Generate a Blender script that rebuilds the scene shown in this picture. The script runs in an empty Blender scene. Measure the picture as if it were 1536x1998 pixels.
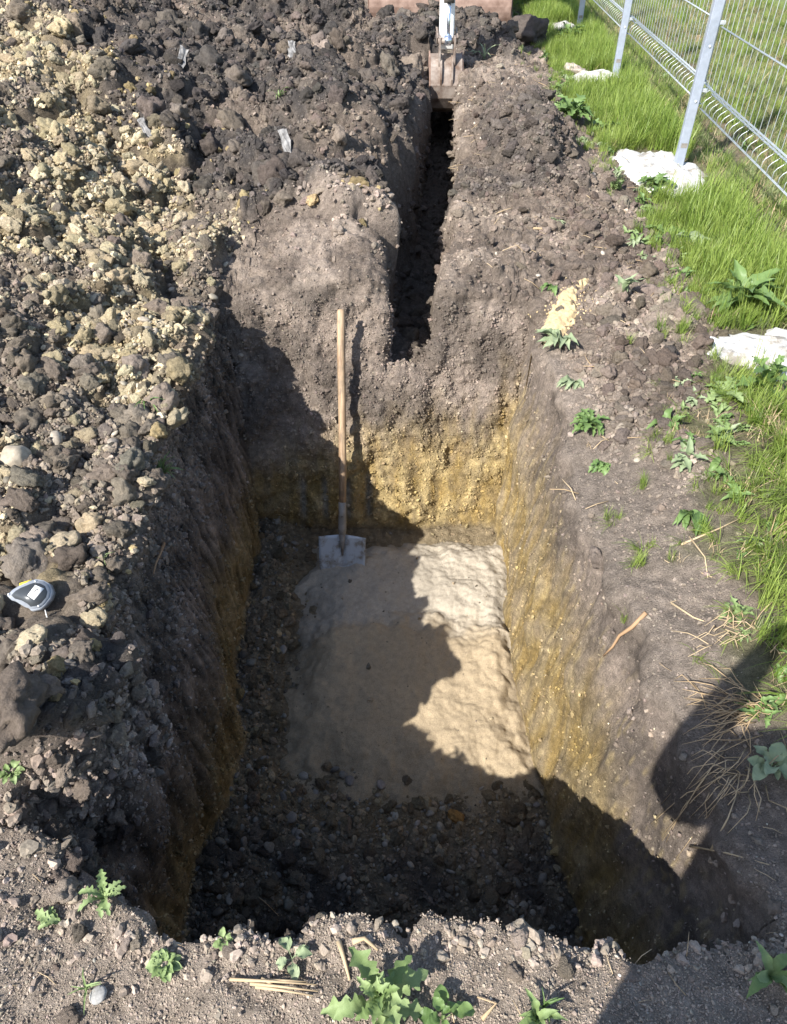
import bpy, bmesh, math, random
import numpy as np
from mathutils import Vector, Matrix, Euler
from mathutils.bvhtree import BVHTree
R = math.radians
C = bpy.context.scene.collection
rng = np.random.default_rng(7)
random.seed(7)

# ------------------------------------------------------------------ camera, sky, sun, exposure
sc = bpy.context.scene
CAM_H, PITCH, FPX, PW, PH = 1.55, R(42.5), 1400.0, 1536.0, 1998.0
cam = bpy.data.cameras.new('camera'); cam_o = bpy.data.objects.new('camera', cam); C.objects.link(cam_o)
cam_o.location = (0, 0, CAM_H); cam_o.rotation_euler = (R(90) - PITCH, 0, 0)
cam.sensor_fit = 'VERTICAL'; cam.sensor_height = 24.0; cam.lens = FPX / PH * 24.0
cam.clip_start = 0.02; cam.clip_end = 1000
sc.camera = cam_o
LD = Vector((0.77, 0.82, -1.0)).normalized()          # direction the sunlight travels
SUN_EL = math.asin(-LD.z)
w = bpy.data.worlds.new('World'); sc.world = w; w.use_nodes = True
nt = w.node_tree; bg = nt.nodes['Background']
sky = nt.nodes.new('ShaderNodeTexSky'); sky.sky_type = 'NISHITA'; sky.sun_disc = False
sky.sun_elevation = SUN_EL; sky.sun_rotation = math.atan2(-LD.x, -LD.y)
nt.links.new(sky.outputs[0], bg.inputs[0]); bg.inputs[1].default_value = 0.115
sun = bpy.data.lights.new('sun', 'SUN'); sun.energy = 4.8; sun.angle = R(0.53); sun.color = (1.0, 0.965, 0.91)
sun_o = bpy.data.objects.new('sun', sun); C.objects.link(sun_o)
sun_o.rotation_euler = LD.to_track_quat('-Z', 'Y').to_euler(); sun_o.location = (-6, -6, 9)
sc.view_settings.view_transform = 'Standard'; sc.view_settings.look = 'None'
sc.view_settings.exposure = 1.08; sc.view_settings.gamma = 1

# ------------------------------------------------------------------ numpy noise
def _h(ix, iy, iz, s):
    h = (ix.astype(np.int64)*374761393 + iy.astype(np.int64)*668265263 + iz.astype(np.int64)*2147483647 + s*974634777) & 0xffffffff
    h = ((h ^ (h >> 13))*1274126177) & 0xffffffff
    h = ((h ^ (h >> 16))*2246822519) & 0xffffffff
    return (h ^ (h >> 15)) & 0xffffffff
_ga = np.linspace(0, 2*np.pi, 64, endpoint=False)
_zz = np.cos(np.linspace(0.2, np.pi-0.2, 64)[rng.permutation(64)]); _rr = np.sqrt(1-_zz**2)
G3 = np.stack([_rr*np.cos(_ga*7), _rr*np.sin(_ga*7), _zz], 1)
G2 = np.stack([np.cos(_ga), np.sin(_ga)], 1)
def perlin2(x, y, s=0):
    x0 = np.floor(x); y0 = np.floor(y); fx = x-x0; fy = y-y0
    ux = fx*fx*fx*(fx*(fx*6-15)+10); uy = fy*fy*fy*(fy*(fy*6-15)+10)
    z = np.zeros_like(x0); out = []
    for j in (0, 1):
        row = []
        for i in (0, 1):
            g = G2[_h(x0+i, y0+j, z, s) & 63]
            row.append(g[..., 0]*(fx-i)+g[..., 1]*(fy-j))
        out.append(row[0]+(row[1]-row[0])*ux)
    return (out[0]+(out[1]-out[0])*uy)*1.5
def perlin3(x, y, z, s=0):
    x0 = np.floor(x); y0 = np.floor(y); z0 = np.floor(z); fx = x-x0; fy = y-y0; fz = z-z0
    f = lambda t: t*t*t*(t*(t*6-15)+10)
    ux, uy, uz = f(fx), f(fy), f(fz); pl = []
    for k in (0, 1):
        out = []
        for j in (0, 1):
            row = []
            for i in (0, 1):
                g = G3[_h(x0+i, y0+j, z0+k, s) & 63]
                row.append(g[..., 0]*(fx-i)+g[..., 1]*(fy-j)+g[..., 2]*(fz-k))
            out.append(row[0]+(row[1]-row[0])*ux)
        pl.append(out[0]+(out[1]-out[0])*uy)
    return (pl[0]+(pl[1]-pl[0])*uz)*1.4
def fbm2(x, y, sc_, o=3, s=0):
    r = 0; a = 1; t = 0
    for k in range(o):
        r = r+a*perlin2(x*sc_, y*sc_, s+k*11); t += a; a *= .5; sc_ *= 2.03
    return r/t*1.3
def clods(x, y, size, s=0, fill=1.0):
    """overlapping lumps: height 0..1"""
    X = x/size; Y = y/size; x0 = np.floor(X); y0 = np.floor(Y); best = np.zeros_like(X); z = np.zeros_like(X)
    for j in (-1, 0, 1):
        for i in (-1, 0, 1):
            h = _h(x0+i, y0+j, z, s)
            px = x0+i+.1+.8*((h & 1023)/1023.); py = y0+j+.1+.8*(((h >> 10) & 1023)/1023.)
            r = .35+.6*(((h >> 20) & 255)/255.)**1.5; on = ((h >> 28) & 15)/15. <= fill
            asp = .75+.5*(((h >> 6) & 63)/63.)
            d2 = (((X-px)*asp)**2+((Y-py)/asp)**2)/(r*r)
            best = np.maximum(best, np.where(on, r*np.sqrt(np.clip(1-d2, 0, 1)), 0))
    return best
def clods3(d, size, s=0):
    Q = d/size; q0 = np.floor(Q); best = np.zeros(len(d))
    for k in (-1, 0, 1):
        for j in (-1, 0, 1):
            for i in (-1, 0, 1):
                c = q0+[i, j, k]; h = _h(c[:, 0], c[:, 1], c[:, 2], s)
                p = c+.1+.8*np.stack([(h & 1023)/1023., ((h >> 10) & 1023)/1023., ((h >> 20) & 1023)/1023.], 1)
                r = .5+.45*((h >> 5) & 255)/255.
                best = np.maximum(best, r*np.sqrt(np.clip(1-((Q-p)**2).sum(1)/r**2, 0, 1)))
    return best
def S(t):
    t = np.clip(t, 0, 1); return t*t*(3-2*t)
def band(a, lo, hi, e):
    return S((a-lo+e)/(2*e))*S((hi+e-a)/(2*e))

# ------------------------------------------------------------------ materials
MATS = {}
def mat(name, col=(.5, .5, .5), rough=.8, metal=0, build=None):
    m = bpy.data.materials.new(name); m.use_nodes = True; MATS[name] = m
    n = m.node_tree.nodes; b = n['Principled BSDF']
    b.inputs['Base Color'].default_value = (*col, 1); b.inputs['Roughness'].default_value = rough; b.inputs['Metallic'].default_value = metal
    if build: build(m, m.node_tree, b)
    return m
def N(t, kind, **kw):
    n = t.nodes.new(kind)
    for k, v in kw.items():
        if k.startswith('i_'): n.inputs[k[2:]].default_value = v
        else: setattr(n, k, v)
    return n
def noise(t, scale, detail=4, rough=.6, coord=None):
    n = N(t, 'ShaderNodeTexNoise'); n.inputs['Scale'].default_value = scale; n.inputs['Detail'].default_value = detail; n.inputs['Roughness'].default_value = rough
    if coord is not None: t.links.new(coord, n.inputs['Vector'])
    return n
def maprange(t, src, a, b, c, d):
    n = N(t, 'ShaderNodeMapRange'); t.links.new(src, n.inputs[0])
    for i, v in enumerate((a, b, c, d)): n.inputs[1+i].default_value = v
    return n.outputs[0]
def mixc(t, mode, fac, a, b):
    n = N(t, 'ShaderNodeMix', data_type='RGBA', blend_type=mode)
    for sock, v in ((n.inputs[0], fac), (n.inputs[6], a), (n.inputs[7], b)):
        if hasattr(v, 'is_linked'): t.links.new(v, sock)
        else: sock.default_value = v if isinstance(v, float) else (*v, 1)
    return n.outputs[2]
def bump(t, b, src, strength, dist, prev=None):
    n = N(t, 'ShaderNodeBump'); n.inputs['Strength'].default_value = strength; n.inputs['Distance'].default_value = dist
    t.links.new(src, n.inputs['Height'])
    if prev is not None: t.links.new(prev, n.inputs['Normal'])
    t.links.new(n.outputs[0], b.inputs['Normal']); return n.outputs[0]
def soil_nodes(src_of, spread=.45, bumps=((48, .020), (190, .007)), grit=True):
    def f(m, t, b):
        co = N(t, 'ShaderNodeTexCoord').outputs['Object']
        col = src_of(t)
        n1 = noise(t, 45, 5, .65, co); n2 = noise(t, 330, 3, .7, co)
        k = maprange(t, n1.outputs[0], .3, .7, 1-spread, 1+spread)
        k2 = maprange(t, n2.outputs[0], .3, .7, .72, 1.3)
        mm = N(t, 'ShaderNodeMath', operation='MULTIPLY'); t.links.new(k, mm.inputs[0]); t.links.new(k2, mm.inputs[1])
        v = N(t, 'ShaderNodeVectorMath', operation='SCALE'); t.links.new(col, v.inputs[0]); t.links.new(mm.outputs[0], v.inputs['Scale'])
        out = v.outputs[0]
        if grit:
            vo = N(t, 'ShaderNodeTexVoronoi'); vo.inputs['Scale'].default_value = 170; t.links.new(co, vo.inputs['Vector'])
            sp = N(t, 'ShaderNodeSeparateColor'); t.links.new(vo.outputs['Color'], sp.inputs[0])
            a = maprange(t, sp.outputs[0], .93, .96, 0, 1); bb = maprange(t, vo.outputs['Distance'], .25, .4, 1, 0)
            g = N(t, 'ShaderNodeMath', operation='MULTIPLY'); t.links.new(a, g.inputs[0]); t.links.new(bb, g.inputs[1])
            out = mixc(t, 'MIX', g.outputs[0], out, (.34, .29, .22))
        t.links.new(out, b.inputs['Base Color'])
        b.inputs['Roughness'].default_value = .95; b.inputs['Specular IOR Level'].default_value = .15
        prev = None
        for s_, d in bumps:
            prev = bump(t, b, noise(t, s_, 6, .7, co).outputs[0], 1.0, d, prev)
    return f
def from_attr(name, kind='GEOMETRY'):
    def g(t):
        a = N(t, 'ShaderNodeAttribute', attribute_type=kind, attribute_name=name)
        return a.outputs['Color'] if kind == 'GEOMETRY' else a.outputs['Vector']
    return g
mat('soil', build=soil_nodes(from_attr('Col'), .32))
def clod_b(bumps):
    def f(m, t, b):
        co = N(t, 'ShaderNodeTexCoord').outputs['Object']; a = from_attr('tint', 'INSTANCER')(t)
        k = maprange(t, noise(t, 3.5, 6, .7, co).outputs[0], .3, .7, .65, 1.4)
        v = N(t, 'ShaderNodeVectorMath', operation='SCALE'); t.links.new(a, v.inputs[0]); t.links.new(k, v.inputs['Scale'])
        t.links.new(v.outputs[0], b.inputs['Base Color']); b.inputs['Roughness'].default_value = .95; b.inputs['Specular IOR Level'].default_value = .12
        if bumps: bump(t, b, noise(t, 7, 7, .75, co).outputs[0], 1.0, .012)
    return f
mat('clod', build=clod_b(True)); mat('crumb', build=clod_b(False))
mat('sand', build=soil_nodes(from_attr('Col'), .12, ((90, .004), (500, .0022)), False))
def pebble_b(m, t, b):
    co = N(t, 'ShaderNodeTexCoord').outputs['Object']
    a = from_attr('tint', 'INSTANCER')(t)
    n1 = noise(t, 3, 5, .6, co); k = maprange(t, n1.outputs[0], .3, .7, .75, 1.25)
    v = N(t, 'ShaderNodeVectorMath', operation='SCALE'); t.links.new(a, v.inputs[0]); t.links.new(k, v.inputs['Scale'])
    t.links.new(v.outputs[0], b.inputs['Base Color']); b.inputs['Roughness'].default_value = .75
    pass
mat('pebble', build=pebble_b)
def leaf_mat(name, c1, c2, rough=.5, trans=.25, by_random=True):
    def f(m, t, b):
        oi = N(t, 'ShaderNodeObjectInfo'); co = N(t, 'ShaderNodeTexCoord').outputs['Object']
        nz = noise(t, 60, 3, .6, co)
        a = N(t, 'ShaderNodeMath', operation='ADD'); t.links.new(oi.outputs['Random'], a.inputs[0]); t.links.new(nz.outputs[0], a.inputs[1])
        fac = maprange(t, a.outputs[0], .35, 1.25, 0, 1)
        col = mixc(t, 'MIX', fac, c1, c2); t.links.new(col, b.inputs['Base Color'])
        b.inputs['Roughness'].default_value = rough; b.inputs['Specular IOR Level'].default_value = .35
        tr = N(t, 'ShaderNodeBsdfTranslucent'); t.links.new(col, tr.inputs[0])
        mx = N(t, 'ShaderNodeMixShader'); mx.inputs[0].default_value = trans
        t.links.new(b.outputs[0], mx.inputs[1]); t.links.new(tr.outputs[0], mx.inputs[2])
        t.links.new(mx.outputs[0], t.nodes['Material Output'].inputs[0])
    return mat(name, build=f)
leaf_mat('grass', (.12, .205, .026), (.29, .37, .085), .45, .4)
leaf_mat('grass_dull', (.125, .175, .06), (.27, .295, .13), .5, .35)
leaf_mat('leaf', (.075, .135, .038), (.15, .23, .075), .5, .22)
leaf_mat('leaf_pale', (.19, .245, .13), (.30, .35, .21), .65, .2)
leaf_mat('leaf_bright', (.14, .21, .065), (.25, .325, .14), .6, .25)
leaf_mat('straw', (.36, .25, .14), (.52, .40, .25), .7, .15)
leaf_mat('root', (.22, .13, .07), (.36, .23, .13), .8, .05)
def noisy(c1, c2, scale, lo=.35, hi=.65, bd=.002, rough=.7, bs=None):
    def f(m, t, b):
        co = N(t, 'ShaderNodeTexCoord').outputs['Object']; n = noise(t, scale, 6, .65, co)
        t.links.new(mixc(t, 'MIX', maprange(t, n.outputs[0], lo, hi, 0, 1), c1, c2), b.inputs['Base Color'])
        n2 = noise(t, bs or scale*4, 5, .65, co); bump(t, b, n2.outputs[0], .8, bd)
        t.links.new(maprange(t, n2.outputs[0], .3, .7, rough-.1, rough+.1), b.inputs['Roughness'])
    return f
mat('galvanised', metal=.35, build=noisy((.33, .37, .44), (.43, .47, .55), 9, bd=.0004, rough=.42))
mat('wire', metal=.5, build=noisy((.40, .44, .46), (.56, .59, .60), 20, bd=.0002, rough=.42))
mat('bolt', (.7, .72, .74), .35, .6)
mat('concrete', build=noisy((.24, .215, .18), (.58, .57, .54), 9, .36, .52, .010, .9, 45))
mat('rock', build=noisy((.34, .27, .22), (.56, .48, .42), 12, bd=.01, rough=.9))
mat('rusty_steel', build=noisy((.15, .09, .065), (.31, .215, .17), 7, bd=.002, rough=.75))
mat('worn_steel', metal=.2, build=noisy((.13, .085, .06), (.33, .28, .24), 9, bd=.002, rough=.6))
mat('white_paint', build=noisy((.26, .22, .19), (.78, .77, .74), 16, .28, .42, .001, .5))
mat('machine_orange', build=noisy((.50, .16, .03), (.62, .24, .05), 6, bd=.0008, rough=.45))
mat('chrome', (.62, .68, .78), .22, .9)
mat('dark_steel', build=noisy((.03, .03, .03), (.10, .085, .07), 14, bd=.001, rough=.6))
mat('rubber', build=noisy((.02, .02, .02), (.07, .06, .05), 12, bd=.003, rough=.85))
mat('cab_glass', (.05, .07, .08), .08, 0)
def wood_b(m, t, b):
    tc = N(t, 'ShaderNodeTexCoord').outputs['Object']; mp = N(t, 'ShaderNodeMapping'); mp.inputs['Scale'].default_value = (60, 60, 5); t.links.new(tc, mp.inputs[0])
    n = noise(t, 1.6, 5, .65, mp.outputs[0]); n2 = noise(t, 9, 4, .6, tc)
    c = mixc(t, 'MIX', maprange(t, n.outputs[0], .35, .65, 0, 1), (.17, .10, .055), (.40, .29, .18))
    c = mixc(t, 'MIX', maprange(t, n2.outputs[0], .5, .62, 0, .7), c, (.13, .095, .065))
    t.links.new(c, b.inputs['Base Color']); b.inputs['Roughness'].default_value = .6; bump(t, b, n.outputs[0], .5, .001)
mat('ash_wood', build=wood_b)
mat('shovel_steel', metal=.2, build=noisy((.20, .17, .13), (.42, .45, .48), 13, .38, .52, .0008, .55))
mat('muddy_steel', metal=.1, build=noisy((.14, .12, .10), (.28, .26, .23), 16, bd=.0015, rough=.75))
mat('tape_case', build=noisy((.22, .24, .27), (.30, .32, .35), 30, bd=.0003, rough=.35))
mat('tape_dark', (.05, .055, .06), .35)
mat('yellow_plastic', (.75, .55, .04), .4)
mat('sticker', (.82, .82, .80), .6)
mat('ink', (.03, .03, .035), .6)
mat('red_tip', (.45, .04, .04), .5)
mat('tape_blade', (.75, .66, .35), .4)
mat('charred_wood', build=noisy((.09, .085, .08), (.30, .29, .28), 30, bd=.003, rough=.8))
mat('skin', (.55, .33, .24), .5); mat('shirt', (.05, .07, .12), .85); mat('jeans', (.04, .06, .13), .85); mat('shoe', (.03, .03, .03), .6); mat('hair', (.04, .025, .018), .6)
mat('phone_black', (.015, .015, .017), .25)
def field_b(m, t, b):
    co = N(t, 'ShaderNodeTexCoord').outputs['Object']; n = noise(t, .6, 6, .7, co); n2 = noise(t, 9, 5, .7, co)
    c = mixc(t, 'MIX', maprange(t, n.outputs[0], .35, .6, 0, 1), (.075, .12, .025), (.14, .17, .05))
    c = mixc(t, 'MIX', maprange(t, n2.outputs[0], .5, .7, 0, .8), c, (.13, .10, .06))
    t.links.new(c, b.inputs['Base Color']); b.inputs['Roughness'].default_value = .9; bump(t, b, n2.outputs[0], 1, .08)
mat('field', build=field_b)

# ------------------------------------------------------------------ object helpers
def link(name, me, m=None, parent=None):
    o = bpy.data.objects.new(name, me); C.objects.link(o)
    if m is not None and me is not None and len(me.materials) == 0: me.materials.append(MATS[m])
    if parent is not None: o.parent = parent
    return o
def tag(o, label, cat, group=None, kind=None):
    o['label'] = label
    if cat: o['category'] = cat
    if group: o['group'] = group
    if kind: o['kind'] = kind
    return o
def empty(name, loc, rot=(0, 0, 0)):
    o = bpy.data.objects.new(name, None); C.objects.link(o); o.location = loc; o.rotation_euler = rot; o.empty_display_size = .1; return o
def np_mesh(name, V, Fq, smooth=True):
    me = bpy.data.meshes.new(name); V = np.asarray(V, np.float32); Fq = np.asarray(Fq, np.int32)
    k = Fq.shape[1]; me.vertices.add(len(V)); me.vertices.foreach_set('co', V.ravel())
    me.loops.add(Fq.size); me.loops.foreach_set('vertex_index', Fq.ravel())
    me.polygons.add(len(Fq)); me.polygons.foreach_set('loop_start', np.arange(0, Fq.size, k, dtype=np.int32))
    me.update(calc_edges=True)
    if smooth: me.polygons.foreach_set('use_smooth', np.ones(len(Fq), bool))
    me.validate(); return me
def py_mesh(name, V, Fs, smooth=False):
    me = bpy.data.meshes.new(name); me.from_pydata([tuple(v) for v in V], [], Fs); me.update()
    if smooth: me.polygons.foreach_set('use_smooth', [True]*len(me.polygons))
    return me
def bm_mesh(name, bm, smooth=False):
    me = bpy.data.meshes.new(name); bmesh.ops.recalc_face_normals(bm, faces=bm.faces); bm.to_mesh(me); bm.free()
    if smooth: me.polygons.foreach_set('use_smooth', [True]*len(me.polygons))
    return me
def box_bm(bm, cx, cy, cz, sx, sy, sz, bev=0, M=None):
    r = bmesh.ops.create_cube(bm, size=1); vs = r['verts']
    for v in vs: v.co = Vector((cx+v.co.x*sx, cy+v.co.y*sy, cz+v.co.z*sz))
    if bev:
        es = list({e for v in vs for e in v.link_edges}); q = bmesh.ops.bevel(bm, geom=es, offset=bev, segments=2, affect='EDGES')
        vs = list({v for f in q['faces'] for v in f.verts} | {v for v in vs if v.is_valid})
    if M is not None:
        for v in vs: v.co = M @ v.co
    return vs
def box(name, c, s, m, parent=None, bev=.003, rot=None):
    bm = bmesh.new(); M = Matrix.Translation(c) @ (Euler(rot).to_matrix().to_4x4() if rot else Matrix())
    box_bm(bm, 0, 0, 0, *s, bev=bev, M=M); return link(name, bm_mesh(name, bm), m, parent)
def tube(pts, rad, n=8, caps=True):
    pts = [Vector(p) for p in pts]; rad = rad if hasattr(rad, '__len__') else [rad]*len(pts); V = []; Fs = []
    up = None
    for i, p in enumerate(pts):
        d = (pts[min(i+1, len(pts)-1)]-pts[max(i-1, 0)]).normalized()
        a = up if up is not None else (Vector((1, 0, 0)) if abs(d.x) < .9 else Vector((0, 1, 0)))
        u = (a-d*a.dot(d)).normalized(); v = d.cross(u); up = u
        for k in range(n):
            th = 2*math.pi*k/n; V.append(p+(u*math.cos(th)+v*math.sin(th))*rad[i])
    for i in range(len(pts)-1):
        for k in range(n): Fs.append((i*n+k, i*n+(k+1) % n, (i+1)*n+(k+1) % n, (i+1)*n+k))
    if caps: Fs.append(tuple(range(n-1, -1, -1))); Fs.append(tuple((len(pts)-1)*n+k for k in range(n)))
    return V, Fs
def tube_o(name, pts, rad, m, parent=None, n=8):
    V, Fs = tube(pts, rad, n); return link(name, py_mesh(name, V, Fs, True), m, parent)
def prism(name, outline, axis_w, m, parent=None, bev=.004, x=0):
    """outline in (y, z), extruded along x by axis_w, centred on x"""
    bm = bmesh.new(); a = [bm.verts.new((x-axis_w/2, y, z)) for y, z in outline]; b = [bm.verts.new((x+axis_w/2, y, z)) for y, z in outline]
    bm.faces.new(a); bm.faces.new(b[::-1]); n = len(a)
    for i in range(n): bm.faces.new((a[i], b[i], b[(i+1) % n], a[(i+1) % n]))
    if bev: bmesh.ops.bevel(bm, geom=list(bm.edges), offset=bev, segments=1, affect='EDGES')
    return link(name, bm_mesh(name, bm), m, parent)

# ------------------------------------------------------------------ terrain grid
def seg(a, b, d): return np.linspace(a, b, max(2, int(round((b-a)/d))+1))[:-1]
XL, XLF, XRF, XR = -.86, -.69, .575, .70     # left rim, left floor edge, right floor edge, right rim
YN, YNF, YFF, YF = .47, .52, 2.78, 3.26       # near rim, near floor edge, far floor edge, far rim
def axis(parts):
    xs = []; fs = []
    for kind, a, b, d in parts:
        if kind == 'g': x = seg(a, b, d); f = np.zeros_like(x)
        elif kind == 'f': x = seg(a, b, d); f = np.ones_like(x)
        elif kind == 'd': t = np.linspace(0, 1, d)[:-1]; x = a+(b-a)*(1-(1-t)**2.4); f = t
        else: t = np.linspace(0, 1, d)[:-1]; x = a+(b-a)*t**1.7; f = 1-t
        xs.append(x); fs.append(f)
    return np.concatenate(xs), np.concatenate(fs)
ux, fu = axis([('g', -5.2, -3.2, .04), ('g', -3.2, -1.7, .02), ('g', -1.7, XL, .0095), ('d', XL, XLF, 150), ('f', XLF, XRF, .0095), ('u', XRF, XR, 150), ('g', XR, 1.5, .0095), ('g', 1.5, 2.6, .025), ('g', 2.6, 5.21, .05)])
vy, fv = axis([('g', -1.2, 0, .03), ('g', 0, YN, .006), ('d', YN, YNF, 60), ('f', YNF, YFF, .0095), ('u', YFF, YF, 140), ('g', YF, 5.5, .012), ('g', 5.5, 9.0, .018), ('g', 9.0, 13.02, .05)])
nu, nv = len(ux), len(vy)
U, V = np.meshgrid(ux, vy); FU, FV = np.meshgrid(fu, fv)
# meandering rims
def near(a, c, r): return S(1-np.abs(a-c)/r)
inL = band(V, .3, 3.3, .25)
shL = .035*perlin2(V*2.3, V*0+3.3, 5)+.02*perlin2(V*7, V*0+1.3, 6)+.02*band(V, .60, .74, .05)+.17*S((.62-V)/.07)*(1-FU)**1.6-.04*band(V, 2.4, 2.9, .2)+.20*band(V, .80, 1.12, .06)*(1-FU)**1.6+.06*band(V, 1.12, 1.7, .2)
shR = .04*perlin2(V*1.9, V*0+8.3, 7)+.02*perlin2(V*6, V*0+2.3, 8)-.05*band(V, 1.5, 2.2, .3)+.10*S((1.3-V)/.7)-.03*S((V-2.4)/.5)
shN = .035*perlin2(U*3.1, U*0+5.5, 9)+.024*perlin2(U*9, U*0+2.5, 10)+.016*perlin2(U*24, U*0+2.9, 13)+.10*S((-.42-U)/.2)
shF = .05*perlin2(U*2.7, U*0+6.5, 12)+.10*S((U-.0)/.35)*(1-FV)
X = U+near(U, -.76, .35)*shL*inL+near(U, .63, .35)*shR*inL
Y = V+near(V, .5, .25)*shN*band(U, -1., .95, .15)+near(V, 2.95, .35)*shF*band(U, -.9, .85, .15)
F = np.minimum(FU, FV)

# --- undisturbed height G(x, y)
wob = fbm2(X, Y, 1.3, 2, 20)*.18
lx = -X+wob
heap = .12*np.exp(-((X+.76)/.15)**2-((Y-.90)/.17)**2)+.10*np.exp(-((X+.98)/.14)**2-((Y-.58)/.16)**2)+.07*np.exp(-((X+.95)/.2)**2-((Y-1.1)/.2)**2)+.46*S((lx-.80)/1.7)*S((Y-.45)/1.9)+.16*S((lx-1.9)/1.5)*S((Y-1.5)/2)
blk = .34*np.exp(-((X+1.35)/1.05)**2-((Y-6.2)/1.7)**2)+.14*np.exp(-((X+.5)/.6)**2-((Y-4.7)/.9)**2)
ridge = .20*np.exp(-((Y-8.95)/.55)**2)*band(X, -3., 1.05, .5)+.38*S((-X-.30)/.5)*band(Y, 8.6, 10.6, .7)
bankL = .15*np.exp(-((X+.35)/.32)**2)*band(Y, 3.3, 7.8, .5)
bankR = .10*np.exp(-((X-.95)/.35)**2)*band(Y, 4.2, 8.2, .5)
mR = .21*S(1.25*np.exp(-((X-.86)/.25)**2-((Y-5.15)/.62)**2))
should = -.13*S((1.02-X)/.42)*S((X-.2)/.2)*band(Y, .55, 2.2, .35)-.05*S((1.0-X)/.3)*S((X-.2)/.2)*band(Y, 2.2, 3.2, .3)
edge0 = S((5.0-np.abs(X))/1.2)*S((12.6-Y)/1.5)*S((Y+1.1)/.6)
G = heap+blk+ridge+bankL+bankR+mR+should+.035*fbm2(X, Y, .9, 3, 30)
G += -.02*S((X-1.3)/.3)
# --- trench
xc = np.interp(Y, [3.0, 3.5, 4.2, 5.06, 7.62, 9], [.055, .08, .19, .30, .455, .52])+.02*perlin2(Y*3, Y*0+.5, 33)
tz = np.interp(Y, [3.0, 3.3, 3.9, 5.2, 9], [-.27, -.33, -.44, -.55, -.60])
hwL = np.interp(Y, [3.0, 3.4, 4.2, 5.2, 6.5, 9], [.13, .14, .34, .27, .20, .18])+.03*perlin2(Y*5, Y*0+4.5, 34)
hwR = np.interp(Y, [3.0, 3.4, 4.2, 5.2, 9], [.12, .20, .20, .19, .18])+.03*perlin2(Y*5, Y*0+7.5, 35)
inner = .125+.012*perlin2(Y*6, Y*0+9, 36)
dX = X-xc
hw = np.where(dX < 0, hwL, hwR)
tprof = S(np.clip((hw-np.abs(dX))/np.maximum(hw-inner, .03), 0, 1))**.8
tend = S((8.35-Y)/.25)*S((Y-2.7)/.1)
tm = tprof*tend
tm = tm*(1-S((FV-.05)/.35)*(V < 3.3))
G = G*(1-tm)+tz*tm
G *= edge0
# --- pit floor
FLOOR_Z = -1.17
FL = FLOOR_Z+.025*fbm2(X, Y, 2.2, 2, 40)+.06*S((-.42-X)/.25)+.03*S((1.35-Y)/.4)+.10*S((.75-Y)/.3)+.05*S((Y-2.62)/.2)
Fs_ = F.copy()
Fs_ = np.where((FV < FU) & (V > 2), Fs_**1.15, Fs_)
Z = G+(FL-G)*Fs_
wall = band(F, .06, .95, .05)
farw = wall*((FV <= FU) & (V > 2)); sidew = wall*(1-((FV <= FU)))
P = np.stack([X, Y, Z], -1)
def normals(P):
    du = np.gradient(P, axis=1); dv = np.gradient(P, axis=0); n = np.cross(du, dv)
    a = np.linalg.norm(n, axis=-1, keepdims=True); return n/np.maximum(a, 1e-9), a[..., 0]
NR, AR = normals(P)
for _ in range(2):
    NR[1:-1, 1:-1] = (NR[1:-1, 1:-1]*2+NR[:-2, 1:-1]+NR[2:, 1:-1]+NR[1:-1, :-2]+NR[1:-1, 2:])/6
NR /= np.linalg.norm(NR, axis=-1, keepdims=True)
# --- zones
e1 = fbm2(X, Y, 2.1, 3, 50); e2 = fbm2(X, Y, 5.0, 3, 51)
top = 1-S((F-.01)/.05)
yb = np.interp(-X, [.7, .78, 1.56, 3.14, 5], [3.4, 3.95, 4.85, 7.0, 8.5])
m_heap = S((-.81-U+e2*.03)/.06)*S((Y-.76+.1*e1)/.12)*S((11.5-Y)/1)*top
m_heap = np.maximum(m_heap, S((Y-3.6+e1*.25)/.3)*S((np.interp(Y, [4.0, 4.6], [-.06, 0.])-X+np.interp(Y, [4.0, 4.6, 5.2, 7], [0, .06, .12, .26])+e1*.12)/.12)*top*(1-.6*tm)*S((11.5-Y)/1))
m_heap = np.maximum(m_heap, S((Y-7.9+e1*.3)/.5)*S((1.35-X)/.2)*S((9.7-Y)/.3)*top*(1-.7*tm))
m_yel = m_heap*S((yb-Y+e1*.55)/.5)*S((lx-.72)/.15)*S((X+5)/1)
m_blk = m_heap*(1-m_yel)
m_mr = S((mR-.06+e2*.03)/.05)*top*S((X-xc-.22)/.1)
m_mr = np.maximum(m_mr, S((.42-np.hypot((X-.72)/1.1, (Y-4.55)/.75)+e2*.12)/.12)*top)
cx_ = np.interp(Y, [0, .9, 1.2, 1.7, 2.3, 2.85, 4.4, 5.7, 9], [.90, .86, .88, .97, 1.14, 1.36, 1.48, 1.43, 1.60])
m_grass = S((X-cx_+e1*.22+e2*.10)/.14)*S((Y+.5)/.4)
m_floor = S((F-.95)/.05)
m_tr = tm*top
m_flat = top*(1-m_heap)*(1-m_mr)*(1-m_grass)*(1-m_tr)
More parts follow.
